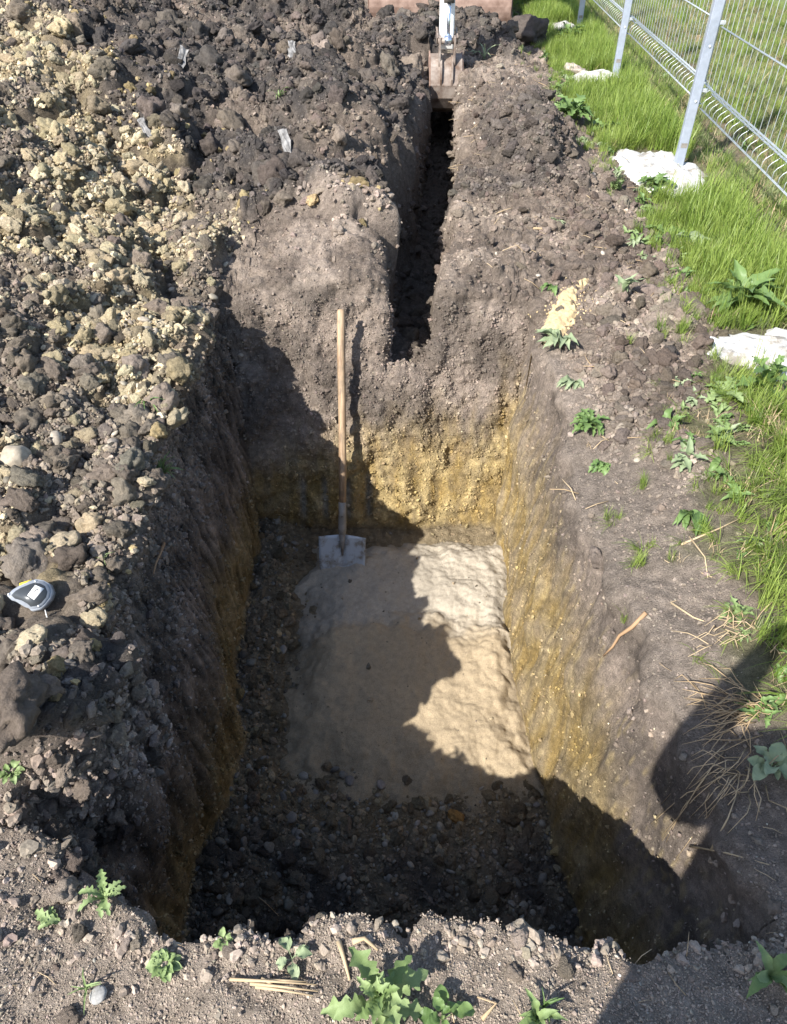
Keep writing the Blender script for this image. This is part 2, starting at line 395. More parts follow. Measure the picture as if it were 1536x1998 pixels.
# --- displacement
should_m = S((X-.55)/.1)*S((3.0-Y)/.3)
c22 = clods(X+.03*e2, Y, .26, 60, .75); c09 = clods(X, Y, .105, 61, .85); c05 = clods(X, Y, .052, 62, .9); c03 = clods(X, Y, .030, 63, .9)
c45 = clods(X, Y+.04*e2, .5, 59, .7)
D = m_heap*((.10*c45*m_blk+.12*c22)*np.interp(Y, [2.2, 3.6], [.35, 1.])*1.0+.050*c09+.024*c05+.012*c03+.05*e1)
D += m_mr*(.05*c22+.035*c09+.02*c05+.012*c03)
sparse = clods(X, Y, .13, 64, .22); rough_r = np.maximum(S((X-.7)/.3)*S((Y-1.6)/.6), .8*S((X-.25)/.2)*S((Y-3.0)/.3))
D += m_flat*(.014*e1+.010*e2+(.010+.012*rough_r)*c05*S(.5+e1)+(.006+.005*rough_r)*c03+.03*rough_r*sparse+.022*rough_r*c09*S((Y-1.9)/.5))
bank2 = m_flat*S((Y-2.75)/.25)*S((1.0-X)/.3)*(1-should_m)
D += bank2*(.026*clods(X, Y, .15, 66, .5)+.028*c09*S(.45+e1)+.017*c05+.011*c03)
D += m_tr*(.02*c09+.014*c05+.03*e2)
D += m_floor*(.030*c09*S((-.40-X)/.15+S((1.45-Y)/.3))+.018*c05+.010*c03)
p3a = perlin3(X*5, Y*5, Z*3.0, 70); p3b = perlin3(X*13, Y*13, Z*5, 71); st = perlin3(X*34, Y*34, Z*3, 72); st2 = perlin3(X*60, Y*60, Z*10, 73)
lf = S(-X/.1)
D += sidew*((.032-.008*lf)*p3a+.013*p3b+(.007+.003*lf)*st+(.004+.002*lf)*st2+.006*(1-lf)*clods(Y, Z, .06, 77, .6)+lf*.010*np.clip(perlin3(X*20, Y*20, Z*14, 79), 0, 1))
cf = clods(X, Z*1.1, .11, 74, .7); cf2 = clods(X, Z, .045, 75, .9); cf3 = clods(X, Z, .022, 78, .9)
smooth_patch = S((perlin3(X*3.2, Y*2, Z*2.4, 76)-.12)/.15)
D += farw*(.045*p3a+.026*p3b+(1-smooth_patch*.7*S((-.25-Z)/.3))*(.035*cf+.020*cf2+.010*cf3))
# lips of the cut: ragged rim
rim = S(1-np.abs(F-.04)/.06)
D += rim*(.03*p3b+.02*c09)
# bucket tooth grooves low on the far wall
gro = np.zeros_like(X)
for gx in (-.47, -.355, -.235, -.13):
    gro = np.maximum(gro, S(1-np.abs(X-gx)/.03)*band(Z, -1.06, -.80, .05))
gro *= farw
D -= gro*.028
D = D*S((4.9-np.abs(X))/.5)*S((12-Y)/1.)
P = P+NR*D[..., None]
NR2, AR = normals(P)
# --- colours (surface colours; left pit wall also carries painted groove shading)
def c3(*c): return np.array(c)
def mixv(a, b, t): return a*(1-t[..., None])+b*t[..., None]
col = np.zeros(P.shape)+c3(.215, .174, .143)
col = mixv(col, c3(.29, .24, .20), S(.5+1.3*e1)); col = mixv(col, c3(.12, .098, .082), S(.3+1.5*e2-.6*e1)*.55)
dn = perlin2(X*9, Y*9, 80)
near_strip = S((.75-Y)/.2)
col = mixv(col, c3(.31, .26, .215), near_strip*.8*top)
blackc = mixv(np.zeros(P.shape)+c3(.066, .059, .056), c3(.125, .105, .09), S(.35+1.3*dn))
blackc = mixv(blackc, c3(.20, .16, .13), S((perlin2(X*1.6, Y*1.6, 82)-.15)/.3)*.6)
col = mixv(col, blackc, np.clip(m_blk+.8*m_mr, 0, 1))
yelc = mixv(np.zeros(P.shape)+c3(.12, .098, .072), c3(.26, .21, .13), S(.5+1.5*dn)); ycl = S((fbm2(X, Y, 1.7, 3, 83)+np.interp(Y, [1.0, 2.0, 3.2, 4.5], [-.10, .10, .30, .42]))/.28)
yelc = mixv(np.zeros(P.shape)+c3(.17, .142, .115), yelc, ycl)
col = mixv(col, yelc, m_yel)
col = mixv(col, c3(.135, .108, .09), m_flat*rough_r*S((X-.7)/.2)*S((fbm2(X, Y, 2.2, 3, 133)+.12)/.25)*.75)
bankc = S((.42-np.hypot((X+.22)/1.0, (Y-3.6)/1.0)+e2*.1)/.15)*top
col = mixv(col, c3(.31, .255, .215), bankc*.8*(1-m_tr))
col = mixv(col, c3(.13, .105, .088), bank2*S((perlin2(X*3.3, Y*3.3, 131)+.08)/.22)*.8)
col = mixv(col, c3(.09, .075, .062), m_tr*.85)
should_c = band(Y, .6, 2.3, .3)*S((1.05-X)/.2)*S((X-.5)/.1)*top
col = mixv(col, c3(.20, .168, .142), should_c*.8)
# pit walls: dark topsoil over yellow clay
zz = P[..., 2]+.16*perlin3(X*2.2, Y*2.2, Z*1.2, 84)+.10*perlin3(X*24, Y*24, Z*1.6, 85)
clay_t = S((-.42+.20*S((X-.45)/.1)*S((Y-.9)/.4)-zz)/.42)
topsoil = mixv(np.zeros(P.shape)+c3(.135, .112, .095), c3(.25, .205, .172), S(.5+1.4*perlin3(X*4, Y*4, Z*4, 86)))
clayc = mixv(np.zeros(P.shape)+c3(.30, .215, .085), c3(.43, .335, .17), S(.5+1.5*p3b)); clayc = mixv(clayc, c3(.20, .155, .09), S(.4+1.6*st)*.6)
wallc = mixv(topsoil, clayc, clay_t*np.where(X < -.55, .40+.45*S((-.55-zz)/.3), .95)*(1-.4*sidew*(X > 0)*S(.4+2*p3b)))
wallc = mixv(wallc, c3(.42, .33, .17), sidew*(X > 0)*S((st2-.2)/.3)*.45*S((-.1-zz)/.3))
wallc = wallc*(1-lf*sidew*(.22-.8*np.clip(st+.5*st2, -.6, .6)))[..., None]  # left wall toned down; streaks paint in the shading of its grooves
wallc = mixv(wallc, c3(.28, .27, .24), gro*.8)
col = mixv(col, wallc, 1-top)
floorc = mixv(np.zeros(P.shape)+c3(.16, .135, .10), c3(.085, .075, .065), S(.5+1.6*e2)); floorc = mixv(floorc, c3(.34, .26, .13), S((Y-1.5)/.8)*S((X+.2)/.5)*.8)
fd = np.minimum.reduce([X+.58+.14*np.clip(1.85-Y, 0, 1), (.66-X)*1.4, Y-1.16-.16*np.abs(X-.15), 2.9-Y])+.08*e2
floorc = mixv(floorc, c3(.20, .16, .105), S((fd+.16)/.22)*.9)
col = mixv(col, floorc, m_floor)
col = mixv(col, c3(.10, .105, .045), m_grass*.7)
col = mixv(col, c3(.19, .155, .105), m_grass*S((X-2.0)/.2)*S((.15-fbm2(X, Y, 1.1, 3, 120))/.3)*.8)
col *= (1+.25*perlin2(X*30, Y*30+Z*30, 87))[..., None]
col = np.clip(col*c3(1.0, .985, .955), .02, .9)

idx = np.arange(nu*nv).reshape(nv, nu)
quads = np.stack([idx[:-1, :-1], idx[:-1, 1:], idx[1:, 1:], idx[1:, :-1]], -1).reshape(-1, 4)
Pf = P.reshape(-1, 3); Cf = col.reshape(-1, 3)
qF = F.reshape(-1)[quads].mean(1); qh = (m_heap).reshape(-1)[quads].mean(1)
def sub_mesh(name, q):
    used = np.unique(q); remap = np.full(len(Pf), -1, np.int32); remap[used] = np.arange(len(used))
    me = np_mesh(name, Pf[used], remap[q])
    a = me.attributes.new('Col', 'FLOAT_COLOR', 'POINT'); cc = np.ones((len(used), 4), np.float32); cc[:, :3] = Cf[used]; a.data.foreach_set('color', cc.ravel())
    return me
is_pit = qF > .03; is_heap = (~is_pit) & (qh > .5)
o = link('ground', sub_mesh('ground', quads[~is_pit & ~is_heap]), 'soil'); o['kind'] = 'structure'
o = link('pit', sub_mesh('pit', quads[is_pit]), 'soil'); o['kind'] = 'structure'
o = link('spoil_heap', sub_mesh('spoil_heap', quads[is_heap]), 'soil'); o['kind'] = 'structure'
x0, x1, y0, y1 = X[:, 0].max(), X[:, -1].min(), Y[0].max(), Y[-1].min(); B = 250
Vf = [(-B, -B, 0), (B, -B, 0), (B, B, 0), (-B, B, 0), (x0, y0, 0), (x1, y0, 0), (x1, y1, 0), (x0, y1, 0)]
o = link('field', py_mesh('field', Vf, [(0, 1, 5, 4), (1, 2, 6, 5), (2, 3, 7, 6), (3, 0, 4, 7)]), 'field'); o['kind'] = 'structure'

# ray casts onto the terrain
st_ = 2; Pd = P[::st_, ::st_]; nv2, nu2 = Pd.shape[:2]; id2 = np.arange(nv2*nu2).reshape(nv2, nu2)
q2 = np.stack([id2[:-1, :-1], id2[:-1, 1:], id2[1:, 1:], id2[1:, :-1]], -1).reshape(-1, 4)
bvh = BVHTree.FromPolygons(Pd.reshape(-1, 3).tolist(), q2.tolist())
cP, sP = math.cos(PITCH), math.sin(PITCH)
def ray(px, py):
    x = (px-768)/FPX; y = (py-999)/FPX
    return Vector((x, cP-y*sP, -sP-y*cP)).normalized()
def hit(px, py):
    l, n, i, d = bvh.ray_cast(Vector((0, 0, CAM_H)), ray(px, py))
    return (l, n) if l is not None else (Vector((0, 3, 0)), Vector((0, 0, 1)))
def drop(x, y, z=3.0):
    l, n, i, d = bvh.ray_cast(Vector((x, y, z)), Vector((0, 0, -1)))
    return l if l is not None else Vector((x, y, 0))
def project(p):
    zc = p[..., 1]*cP+(CAM_H-p[..., 2])*sP; yc = (CAM_H-p[..., 2])*cP-p[..., 1]*sP
    return 768+FPX*p[..., 0]/zc, 999+FPX*yc/zc, zc

# ------------------------------------------------------------------ sand in the pit
gx, gy = np.meshgrid(np.linspace(-.70, .66, 230), np.linspace(1.05, 2.86, 290))
gx = gx+.006*perlin2(gx*20, gy*20, 90)
mn = fbm2(gx, gy, 3, 3, 91)
mn2 = fbm2(gx, gy, 11, 3, 100)
dist = np.minimum.reduce([(gx+.56+.14*np.clip(1.85-gy, 0, 1)), (.66-gx)*1.4, (gy-1.16-.16*np.abs(gx-.15)), (2.84-.16*np.abs(gx-.05)-gy)*1.2])+.10*mn+.035*mn2
ridge_y = 2.20-.50*(gx-.02)**2+.05*fbm2(gx, gy, 4, 2, 92)
tan = S((ridge_y-gy+.05*mn2+.06*mn)/.16)
th = -.022+.085*S(dist/.36)+.040*tan*S((gy-1.5)/.8)*S(dist/.25)+.02*S((gx-.35)/.25)*S((gy-1.5)/.3)
foot = clods(gx+.02*mn, gy, .27, 93, .3)
th += (-.022*foot+.026*clods(gx, gy, .17, 101, .3))*S((gx-.05)/.25)*S(dist/.12)+.006*clods(gx, gy, .022, 94, .8)*S(.25+(gx-.1)/.3)+.010*fbm2(gx, gy, 9, 3, 102)+.006*mn2
gz = FLOOR_Z+th+.012-.10*S(-dist/.10)
sV = np.stack([gx, gy, gz], -1); sI = np.arange(gx.size).reshape(gx.shape)
sq = np.stack([sI[:-1, :-1], sI[:-1, 1:], sI[1:, 1:], sI[1:, :-1]], -1).reshape(-1, 4); keep = dist.reshape(-1)[sq].max(1) > -.10
sc_ = mixv(np.zeros(sV.shape)+c3(.355, .31, .245), c3(.335, .265, .175), tan); sc_ = mixv(sc_, c3(.19, .155, .105), S(1.0-dist/.26)*.85)
sc_ *= (1+.12*mn+.08*perlin2(gx*40, gy*40, 96))[..., None]
def grid_sub(name, Vv, q, cc, m):
    used = np.unique(q); remap = np.full(len(Vv), -1, np.int32); remap[used] = np.arange(len(used)); me = np_mesh(name, Vv[used], remap[q])
    a = me.attributes.new('Col', 'FLOAT_COLOR', 'POINT'); c4 = np.ones((len(used), 4), np.float32); c4[:, :3] = cc[used]; a.data.foreach_set('color', c4.ravel())
    return link(name, me, m)
tag(grid_sub('sand_heap', sV.reshape(-1, 3), sq[keep], sc_.reshape(-1, 3), 'sand'), 'heap of pale and tan sand spread over the pit floor below the shovel', 'sand')
# spilled sand on the right-hand rim
A, Bp = hit(1155, 542)[0], hit(1068, 648)[0]
du = (Bp-A); L_ = math.hypot(du.x, du.y); ax = np.array([du.x, du.y])/L_; pn = np.array([-ax[1], ax[0]])
sx_, sy_ = np.meshgrid(np.linspace(-.1, L_+.1, 110), np.linspace(-.16, .16, 60))
wx = A.x+ax[0]*sx_+pn[0]*sy_; wy = A.y+ax[1]*sx_+pn[1]*sy_
hwid = np.interp(sx_/L_, [-.05, .1, .4, .7, 1.0, 1.05], [0, .045, .055, .08, .075, .03]); ds = hwid-np.abs(sy_+.03*np.sin(sx_*9))+.03*fbm2(wx, wy, 9, 3, 97)+.02*fbm2(wx, wy, 40, 2, 103)-.008
base = np.array([[drop(a, b).z for a, b in zip(r1, r2)] for r1, r2 in zip(wx, wy)])
from_base = base.copy()
for _ in range(3): from_base[1:-1, 1:-1] = (from_base[1:-1, 1:-1]*2+from_base[:-2, 1:-1]+from_base[2:, 1:-1]+from_base[1:-1, :-2]+from_base[1:-1, 2:])/6
zz_ = np.maximum(from_base, base-.01)-.004+.028*S(ds/.05)+.007*fbm2(wx, wy, 45, 2, 98)-.03*S(-ds/.02)
sI = np.arange(wx.size).reshape(wx.shape); sq = np.stack([sI[:-1, :-1], sI[:-1, 1:], sI[1:, 1:], sI[1:, :-1]], -1).reshape(-1, 4); keep = ds.reshape(-1)[sq].max(1) > -.012
cc = np.zeros((wx.size, 3))+c3(.50, .385, .22); cc *= (1+.15*perlin2(wx*60, wy*60, 99).reshape(-1))[:, None]
tag(grid_sub('sand_spill', np.stack([wx, wy, zz_], -1).reshape(-1, 3), sq[keep], cc, 'sand'), 'thin trail of yellow sand spilled on the brown soil right of the pit', 'sand')

# ------------------------------------------------------------------ clods, crumbs, pebbles
def lump_mesh(name, sub, seed, rough=1.0, flat=.8, m='clod', grain=True):
    bm = bmesh.new(); bmesh.ops.create_icosphere(bm, subdivisions=sub, radius=1); co = np.array([v.co[:] for v in bm.verts])
    r = np.random.default_rng(seed); d = co.copy(); k = 1+.50*rough*perlin3(*(d*1.1+r.uniform(0, 50, 3)).T, seed)+.22*rough*perlin3(*(d*2.6+r.uniform(0, 50, 3)).T, seed+1)
    # chipped planes
    if rough > .6:
        for _ in range(3):
            nrm = r.normal(size=3); nrm /= np.linalg.norm(nrm); lim = r.uniform(.5, .85); dp = (d*k[:, None])@nrm
            k = np.where(dp > lim, k*(1-(.75)*(dp-lim)/np.maximum(dp, .1)), k)
    if grain: k = k*(.80+.20*clods3(d+9, .42, seed)+.19*clods3(d+9, .21, seed+4)+.13*clods3(d+9, .11, seed+5)+.05*perlin3(*(d*9).T, seed+6))
    d = d*k[:, None]*np.array([1, r.uniform(.7, 1), flat*r.uniform(.75, 1.05)])
    for v, c in zip(bm.verts, d): v.co = c
    me = bm_mesh(name, bm, name not in ('crumb',)); me.materials.append(MATS[m]); return me
BIG = [lump_mesh('soil_clod', 4, 100+i) for i in range(7)]
SML = [lump_mesh('crumb', 2, 200+i, 1.7, m='crumb', grain=False) for i in range(6)]
PEB = [lump_mesh('pebble', 3, 300+i, .32, .62, 'pebble', False) for i in range(5)]
PEBS = [lump_mesh('pebble_small', 2, 320+i, .32, .62, 'pebble', False) for i in range(4)]
def proto_coll(name, meshes):
    c = bpy.data.collections.new(name)
    for i, me in enumerate(meshes): c.objects.link(bpy.data.objects.new('%s_%02d' % (name, i), me))
    return c
def scatter_object(name, coll, pos, rot, scl, idx_, tint=None):
    me = bpy.data.meshes.new(name); me.vertices.add(len(pos)); me.vertices.foreach_set('co', np.asarray(pos, np.float32).ravel()); me.update()
    for n_, ty, arr in (('rot', 'FLOAT_VECTOR', rot), ('scl', 'FLOAT_VECTOR', scl), ('tint', 'FLOAT_VECTOR', tint)):
        if arr is None: continue
        a = me.attributes.new(n_, ty, 'POINT'); a.data.foreach_set('vector', np.asarray(arr, np.float32).ravel())
    a = me.attributes.new('idx', 'INT', 'POINT'); a.data.foreach_set('value', np.asarray(idx_, np.int32))
    o = bpy.data.objects.new(name, me); C.objects.link(o)
    ng = bpy.data.node_groups.new(name, 'GeometryNodeTree'); ng.interface.new_socket('Geometry', in_out='INPUT', socket_type='NodeSocketGeometry'); ng.interface.new_socket('Geometry', in_out='OUTPUT', socket_type='NodeSocketGeometry')
    gi = ng.nodes.new('NodeGroupInput'); go = ng.nodes.new('NodeGroupOutput'); ip = ng.nodes.new('GeometryNodeInstanceOnPoints'); ci = ng.nodes.new('GeometryNodeCollectionInfo')
    ci.inputs['Collection'].default_value = coll; ci.inputs['Separate Children'].default_value = True; ci.inputs['Reset Children'].default_value = True
    def attr(nm, ty):
        n = ng.nodes.new('GeometryNodeInputNamedAttribute'); n.data_type = ty; n.inputs['Name'].default_value = nm; return n.outputs['Attribute']
    er = ng.nodes.new('FunctionNodeEulerToRotation')
    ng.links.new(gi.outputs[0], ip.inputs['Points']); ng.links.new(ci.outputs[0], ip.inputs['Instance']); ip.inputs['Pick Instance'].default_value = True
    ng.links.new(attr('idx', 'INT'), ip.inputs['Instance Index']); ng.links.new(attr('rot', 'FLOAT_VECTOR'), er.inputs[0]); ng.links.new(er.outputs[0], ip.inputs['Rotation'])
    ng.links.new(attr('scl', 'FLOAT_VECTOR'), ip.inputs['Scale']); ng.links.new(ip.outputs[0], go.inputs[0])
    md = o.modifiers.new('scatter', 'NODES'); md.node_group = ng; o['kind'] = 'stuff'; return o
sxp, syp, zcp = project(P)
vis = ((sxp > -160) & (sxp < 1700) & (syp > -160) & (syp < 2150) & (zcp > .2)).astype(float)
upn = np.clip(NR2[..., 2], 0, 1)
Pv, Nv, Cv, ARf, zf, upf = P.reshape(-1, 3), NR2.reshape(-1, 3), col.reshape(-1, 3), AR.reshape(-1), zcp.reshape(-1), upn.reshape(-1)
def sample(dens, n, rmin, rmax, alpha, r):
    p = (dens.reshape(-1)*ARf*vis.reshape(-1)); p = p/p.sum(); i = r.choice(len(p), n, p=p)
    rad = rmin*(1-r.random(n))**(-1/alpha); rad = np.where(rad > rmax, r.uniform(rmin, rmax, n), rad); return i, rad
batches = {'soil': [], 'clay': [], 'peb': []}
def add(kind, dens, n, rmin, rmax, alpha, tintf, zone):
    i, rad = sample(dens, n, rmin, rmax, alpha, rng); t = tintf(i); batches[kind].append((i, rad, t, np.full(n, zone)))
def jit(c, i, a=.25): return np.clip(np.asarray(c)*(1+rng.normal(0, a, (len(i), 1)))*(1+rng.normal(0, .018, (len(i), 3))), .02, .85)
own = lambda k=1.0, a=.22: (lambda i: jit(Cv[i]*k, i, a))
flatup = S((upn-.35)/.3)
add('soil', m_blk*flatup, 9000, .010, .075, 1.9, own(1.0), 0)
add('soil', m_blk*flatup, 30000, .006, .02, 2.2, own(1.05), 0)
add('soil', m_blk*flatup, 160, .045, .11, 2.2, own(.95), 0)
add('soil', m_yel*flatup*(1.15-ycl), 26000, .004, .016, 2.3, own(1.05), 1)
add('soil', m_yel*flatup*(1.15-ycl), 2200, .010, .05, 2.1, lambda i: jit([.175, .145, .115], i, .2), 1)
add('soil', m_yel*flatup*S((3-Y)/1.0), 34, .04, .075, 2.2, lambda i: jit([.20, .168, .132], i, .15), 1)
vg = m_flat*S((X-.72)/.15)*band(Y, 1.9, 4.7, .3)*S(.55+1.2*e1)
add('soil', vg*flatup, 1100, .011, .048, 2.1, own(.82, .15), 3)
add('soil', vg*flatup, 5000, .004, .014, 2.2, own(.9, .15), 3)
add('soil', m_mr*flatup, 900, .009, .045, 2.1, own(1.0), 2)
add('soil', m_mr*flatup, 3500, .004, .012, 2.3, own(1.0), 2)
add('soil', m_flat*rough_r*flatup*S((Y-1.8)/.8), 2300, .007, .036, 2.0, own(.95), 3)
add('soil', m_flat*flatup*(1-near_strip), 34000, .002, .008, 2.5, own(1.0, .10), 3)
add('soil', m_flat*near_strip*flatup*S((Y-.25)/.05), 34000, .0010, .0042, 2.8, own(.97, .10), 4)
add('soil', m_flat*flatup*near_strip*S((.16-np.abs(Y-.45))/.1), 90, .006, .017, 2.6, own(.9), 4)
add('soil', m_flat*should_c*flatup, 900, .002, .007, 2.5, own(1.0, .1), 3)
add('soil', m_floor*(S((1.5-Y)/.3)+S((-.45-X)/.12)+.15), 9000, .004, .03, 2.0, own(1), 5)
rimN = S(1-np.abs(Y-.455)/.05)*S((.12-F)/.1)*band(X, -.9, .9, .1)
add('soil', rimN, 420, .005, .019, 2.2, own(.92), 4)
rimL = S((.40-F)/.2)*S((-.55-X)/.05)*band(Y, .52, 3.0, .15)*(F > .001)+.6*S((-.6-X)/.1)*band(Y, .55, .95, .1)*top
add('soil', rimL, 5500, .003, .018, 2.2, own(1.0), 1)
add('soil', rimL*S((1.25-Y)/.2), 260, .010, .032, 2.4, own(1.05), 1)
add('soil', m_tr, 1300, .010, .05, 2.0, own(.9), 6)
add('soil', bank2*flatup, 600, .008, .03, 2.2, own(.9), 7)
add('soil', bank2+farw*S((Z+.7)/.3), 12000, .003, .011, 2.3, own(.95, .16), 7)
add('soil', farw+sidew*np.where(X < 0, .45, .12), 26000, .0022, .010, 2.4, own(1.0, .10), 5)
add('soil', rim, 1200, .008, .035, 2.0, own(1.0), 5)
add('clay', m_yel*flatup*(.08+ycl), 34000, .004, .014, 2.3, lambda i: jit(Cv[i]*.85+np.array([.11, .09, .058]), i, .2), 1)
add('clay', m_yel*flatup*(.10+ycl), 7000, .008, .040, 2.2, lambda i: jit([.38, .32, .215], i, .22), 1)
add('clay', m_yel*flatup*S((Y-1.2)/.5)*(.12+ycl), 260, .026, .055, 2.6, lambda i: jit([.38, .31, .195], i, .2), 1)
add('clay', m_blk*flatup*S((.8-(Y-yb))/.8), 450, .010, .045, 2.2, lambda i: jit([.31, .24, .13], i, .2), 0)
add('peb', m_yel*flatup*(.25+ycl), 900, .008, .030, 2.3, lambda i: jit([.30, .26, .20], i, .2), 1)
add('peb', m_floor*(S((1.6-Y)/.3)+S((-.45-X)/.12)+.1), 900, .006, .024, 2.3, lambda i: jit([.17, .155, .13], i, .25), 5)
add('peb', m_flat*near_strip, 120, .002, .005, 2.4, lambda i: jit([.40, .36, .30], i, .2), 4)
add('peb', m_flat*rough_r, 120, .006, .02, 2.0, lambda i: jit([.38, .33, .27], i, .2), 3)
add('peb', sidew*(X > 0)+farw*.6, 160, .0015, .005, 2.2, lambda i: jit([.52, .45, .30], i, .2), 5)
ZL = {0: 'lying on the black spoil heap', 1: 'in the yellow gravelly spoil left of the pit', 2: 'on the dark mound beside the narrow trench', 3: 'on the brown verge right of the pit', 4: 'at the near edge of the pit', 5: 'inside the pit', 6: 'in the narrow trench', 7: 'on the bank behind the shovel'}
def emit(kind, name, meshes, small, label, cat, limit, sink, stuff_name):
    I = np.concatenate([b[0] for b in batches[kind]]); Rd = np.concatenate([b[1] for b in batches[kind]]); T = np.concatenate([b[2] for b in batches[kind]]); Zn = np.concatenate([b[3] for b in batches[kind]])
    n = len(I); pos = Pv[I]+Nv[I]*(Rd*sink)[:, None]+rng.normal(0, .004, (n, 3))*[1, 1, 0]; rot = np.stack([rng.normal(0, .5, n), rng.normal(0, .5, n), rng.uniform(0, 6.28, n)], 1)
    scl = Rd[:, None]*rng.uniform(.8, 1.25, (n, 3)); size = Rd/zf[I]; px, py = sxp.reshape(-1)[I], syp.reshape(-1)[I]
    ok = np.hypot(px-75, (py-1165)) > 85; I, Rd, T, Zn, pos, rot, scl, size, px, py = [q[ok] for q in (I, Rd, T, Zn, pos, rot, scl, size, px, py)]; n = len(I)
    inf = (px > 5) & (px < 1531) & (py > 5) & (py < 1993); order = np.argsort(-(size*inf))[:limit]; rest = np.ones(n, bool); rest[order] = False
    for k in order:
        o = bpy.data.objects.new(name, meshes[int(rng.integers(len(meshes)))]); C.objects.link(o)
        o.location = pos[k]; o.rotation_euler = rot[k]; o.scale = scl[k]; o['tint'] = [float(v) for v in T[k]]
        sz = 'big' if size[k] > .017 else ('middle-sized' if size[k] > .012 else 'small')
        pl_ = ', '+('far' if pos[k][1] > 4.6 else 'middle' if pos[k][1] > 2.4 else 'near')+' part' if Zn[k] in (0, 1) else ''
        tag(o, sz+' '+label+' '+ZL[int(Zn[k])]+pl_, cat, label.split(' ')[-1]+'s '+ZL[int(Zn[k])])
    both = meshes+small; big = Rd > .02
    ix = np.where(big, rng.integers(0, len(meshes), n), len(meshes)+rng.integers(0, len(small), n))
    o = scatter_object(stuff_name, proto_coll(stuff_name+'_piece', both), pos[rest], rot[rest], scl[rest], ix[rest], T[rest])
    tag(o, label+' crumbs and smaller pieces all over the dug ground', cat)
emit('soil', 'soil_clod', BIG, SML, 'dark crumbly soil clod', 'clod', 300, .08, 'soil_crumbs')
emit('clay', 'clay_clod', BIG, SML, 'yellow sandy clay clod', 'clod', 300, .12, 'clay_crumbs')
emit('peb', 'pebble', PEB, PEBS, 'smooth rounded pebble', 'pebble', 200, .2, 'gravel')

# ------------------------------------------------------------------ single stones and lumps one can point at
def one_lump(name, px, py, r, seed, tint, label, cat, m='clod', flat=.8, rough=1.0, sink=.2, rot=None, sub=4):
    l, n = hit(px, py); o = link(name, lump_mesh(name, sub, seed, rough, flat, m, rough > .6)); o.location = l+n*r*sink; o.scale = (r, r, r)
    o.rotation_euler = rot or (.2, .1, seed); o['tint'] = list(tint); return tag(o, label, cat)
one_lump('soil_clod', 1022, 85, .22, 501, (.085, .070, .060), 'large dark soil lump standing alone right of the digger bucket', 'clod', sink=.35)
one_lump('soil_clod', 40, 1110, .075, 502, (.20, .17, .14), 'large flat grey clod resting behind the tape measure', 'clod', flat=.75, sink=.3)
one_lump('clay_clod', 345, 728, .055, 503, (.27, .22, .135), 'beige crumbly clod overhanging the left rim of the pit', 'clod', sink=.4)
one_lump('stone', 25, 893, .050, 504, (.33, .28, .21), 'rounded beige stone at the left edge among yellow spoil', 'stone', 'pebble', .85, .35, .5)
one_lump('stone', 890, 1597, .030, 505, (.34, .20, .075), 'small orange triangular stone lying alone on the shaded pit floor', 'stone', 'clod', .6, .8, .4)
one_lump('stone', 193, 1942, .016, 506, (.30, .29, .27), 'small grey oval stone on the bare soil in front of the pit', 'stone', 'pebble', .6, .25, .4)
one_lump('stone', 180, 590, .040, 507, (.33, .28, .20), 'oval flat stone half buried in the yellow spoil slope', 'stone', 'pebble', .6, .3, .4)
one_lump('soil_clod', 1305, 695, .035, 508, (.09, .078, .07), 'dark grey angular clod between the pit and the near white footing', 'clod', sink=.5)
one_lump('soil_clod', 1305, 690, .03, 509, (.17, .14, .12), 'brown clod touching the dark angular one by the near footing', 'clod', sink=.1)
one_lump('soil_clod', 1250, 690, .045, 510, (.16, .13, .11), 'flat brown clod lying left of the dark angular clod', 'clod', sink=.0, flat=.5)
one_lump('rock', 1118, 150, .13, 511, (.42, .35, .30), 'pale pinkish rock in front of the second white footing', 'rock', 'pebble', .6, .7, .35)
bpy.data.objects['rock'].data.materials[0] = MATS['rock']
for px, py, ln, wd, ry, seed, lab in ((352, 128, .20, .045, .5, 1, 'long grey weathered wood splinter sticking up from the black heap'), (552, 288, .15, .04, -.15, 2, 'grey weathered wood chip above the yellow clods on the black heap'),
                                 (568, 106, .13, .05, .1, 3, 'small grey wood chip near the top of the black heap'), (290, 257, .11, .035, -.4, 4, 'narrow grey wood sliver at the border of black and yellow spoil')):
    l, n = hit(px, py); bm = bmesh.new(); box_bm(bm, 0, 0, 0, wd, wd*.4, ln)
    bmesh.ops.subdivide_edges(bm, edges=bm.edges[:], cuts=3, use_grid_fill=True)
    rr = np.random.default_rng(seed)
    for v in bm.verts: v.co = Vector((v.co.x*(1+.2*math.sin(v.co.z*60+seed)), v.co.y*(1+.3*math.cos(v.co.z*45)), v.co.z))+Vector(rr.normal(0, .003, 3))
    o = link('wood_chip', bm_mesh('wood_chip', bm), 'charred_wood'); o.location = l+n*.03; o.rotation_euler = (-.7, ry, .2); tag(o, lab, 'wood chip')

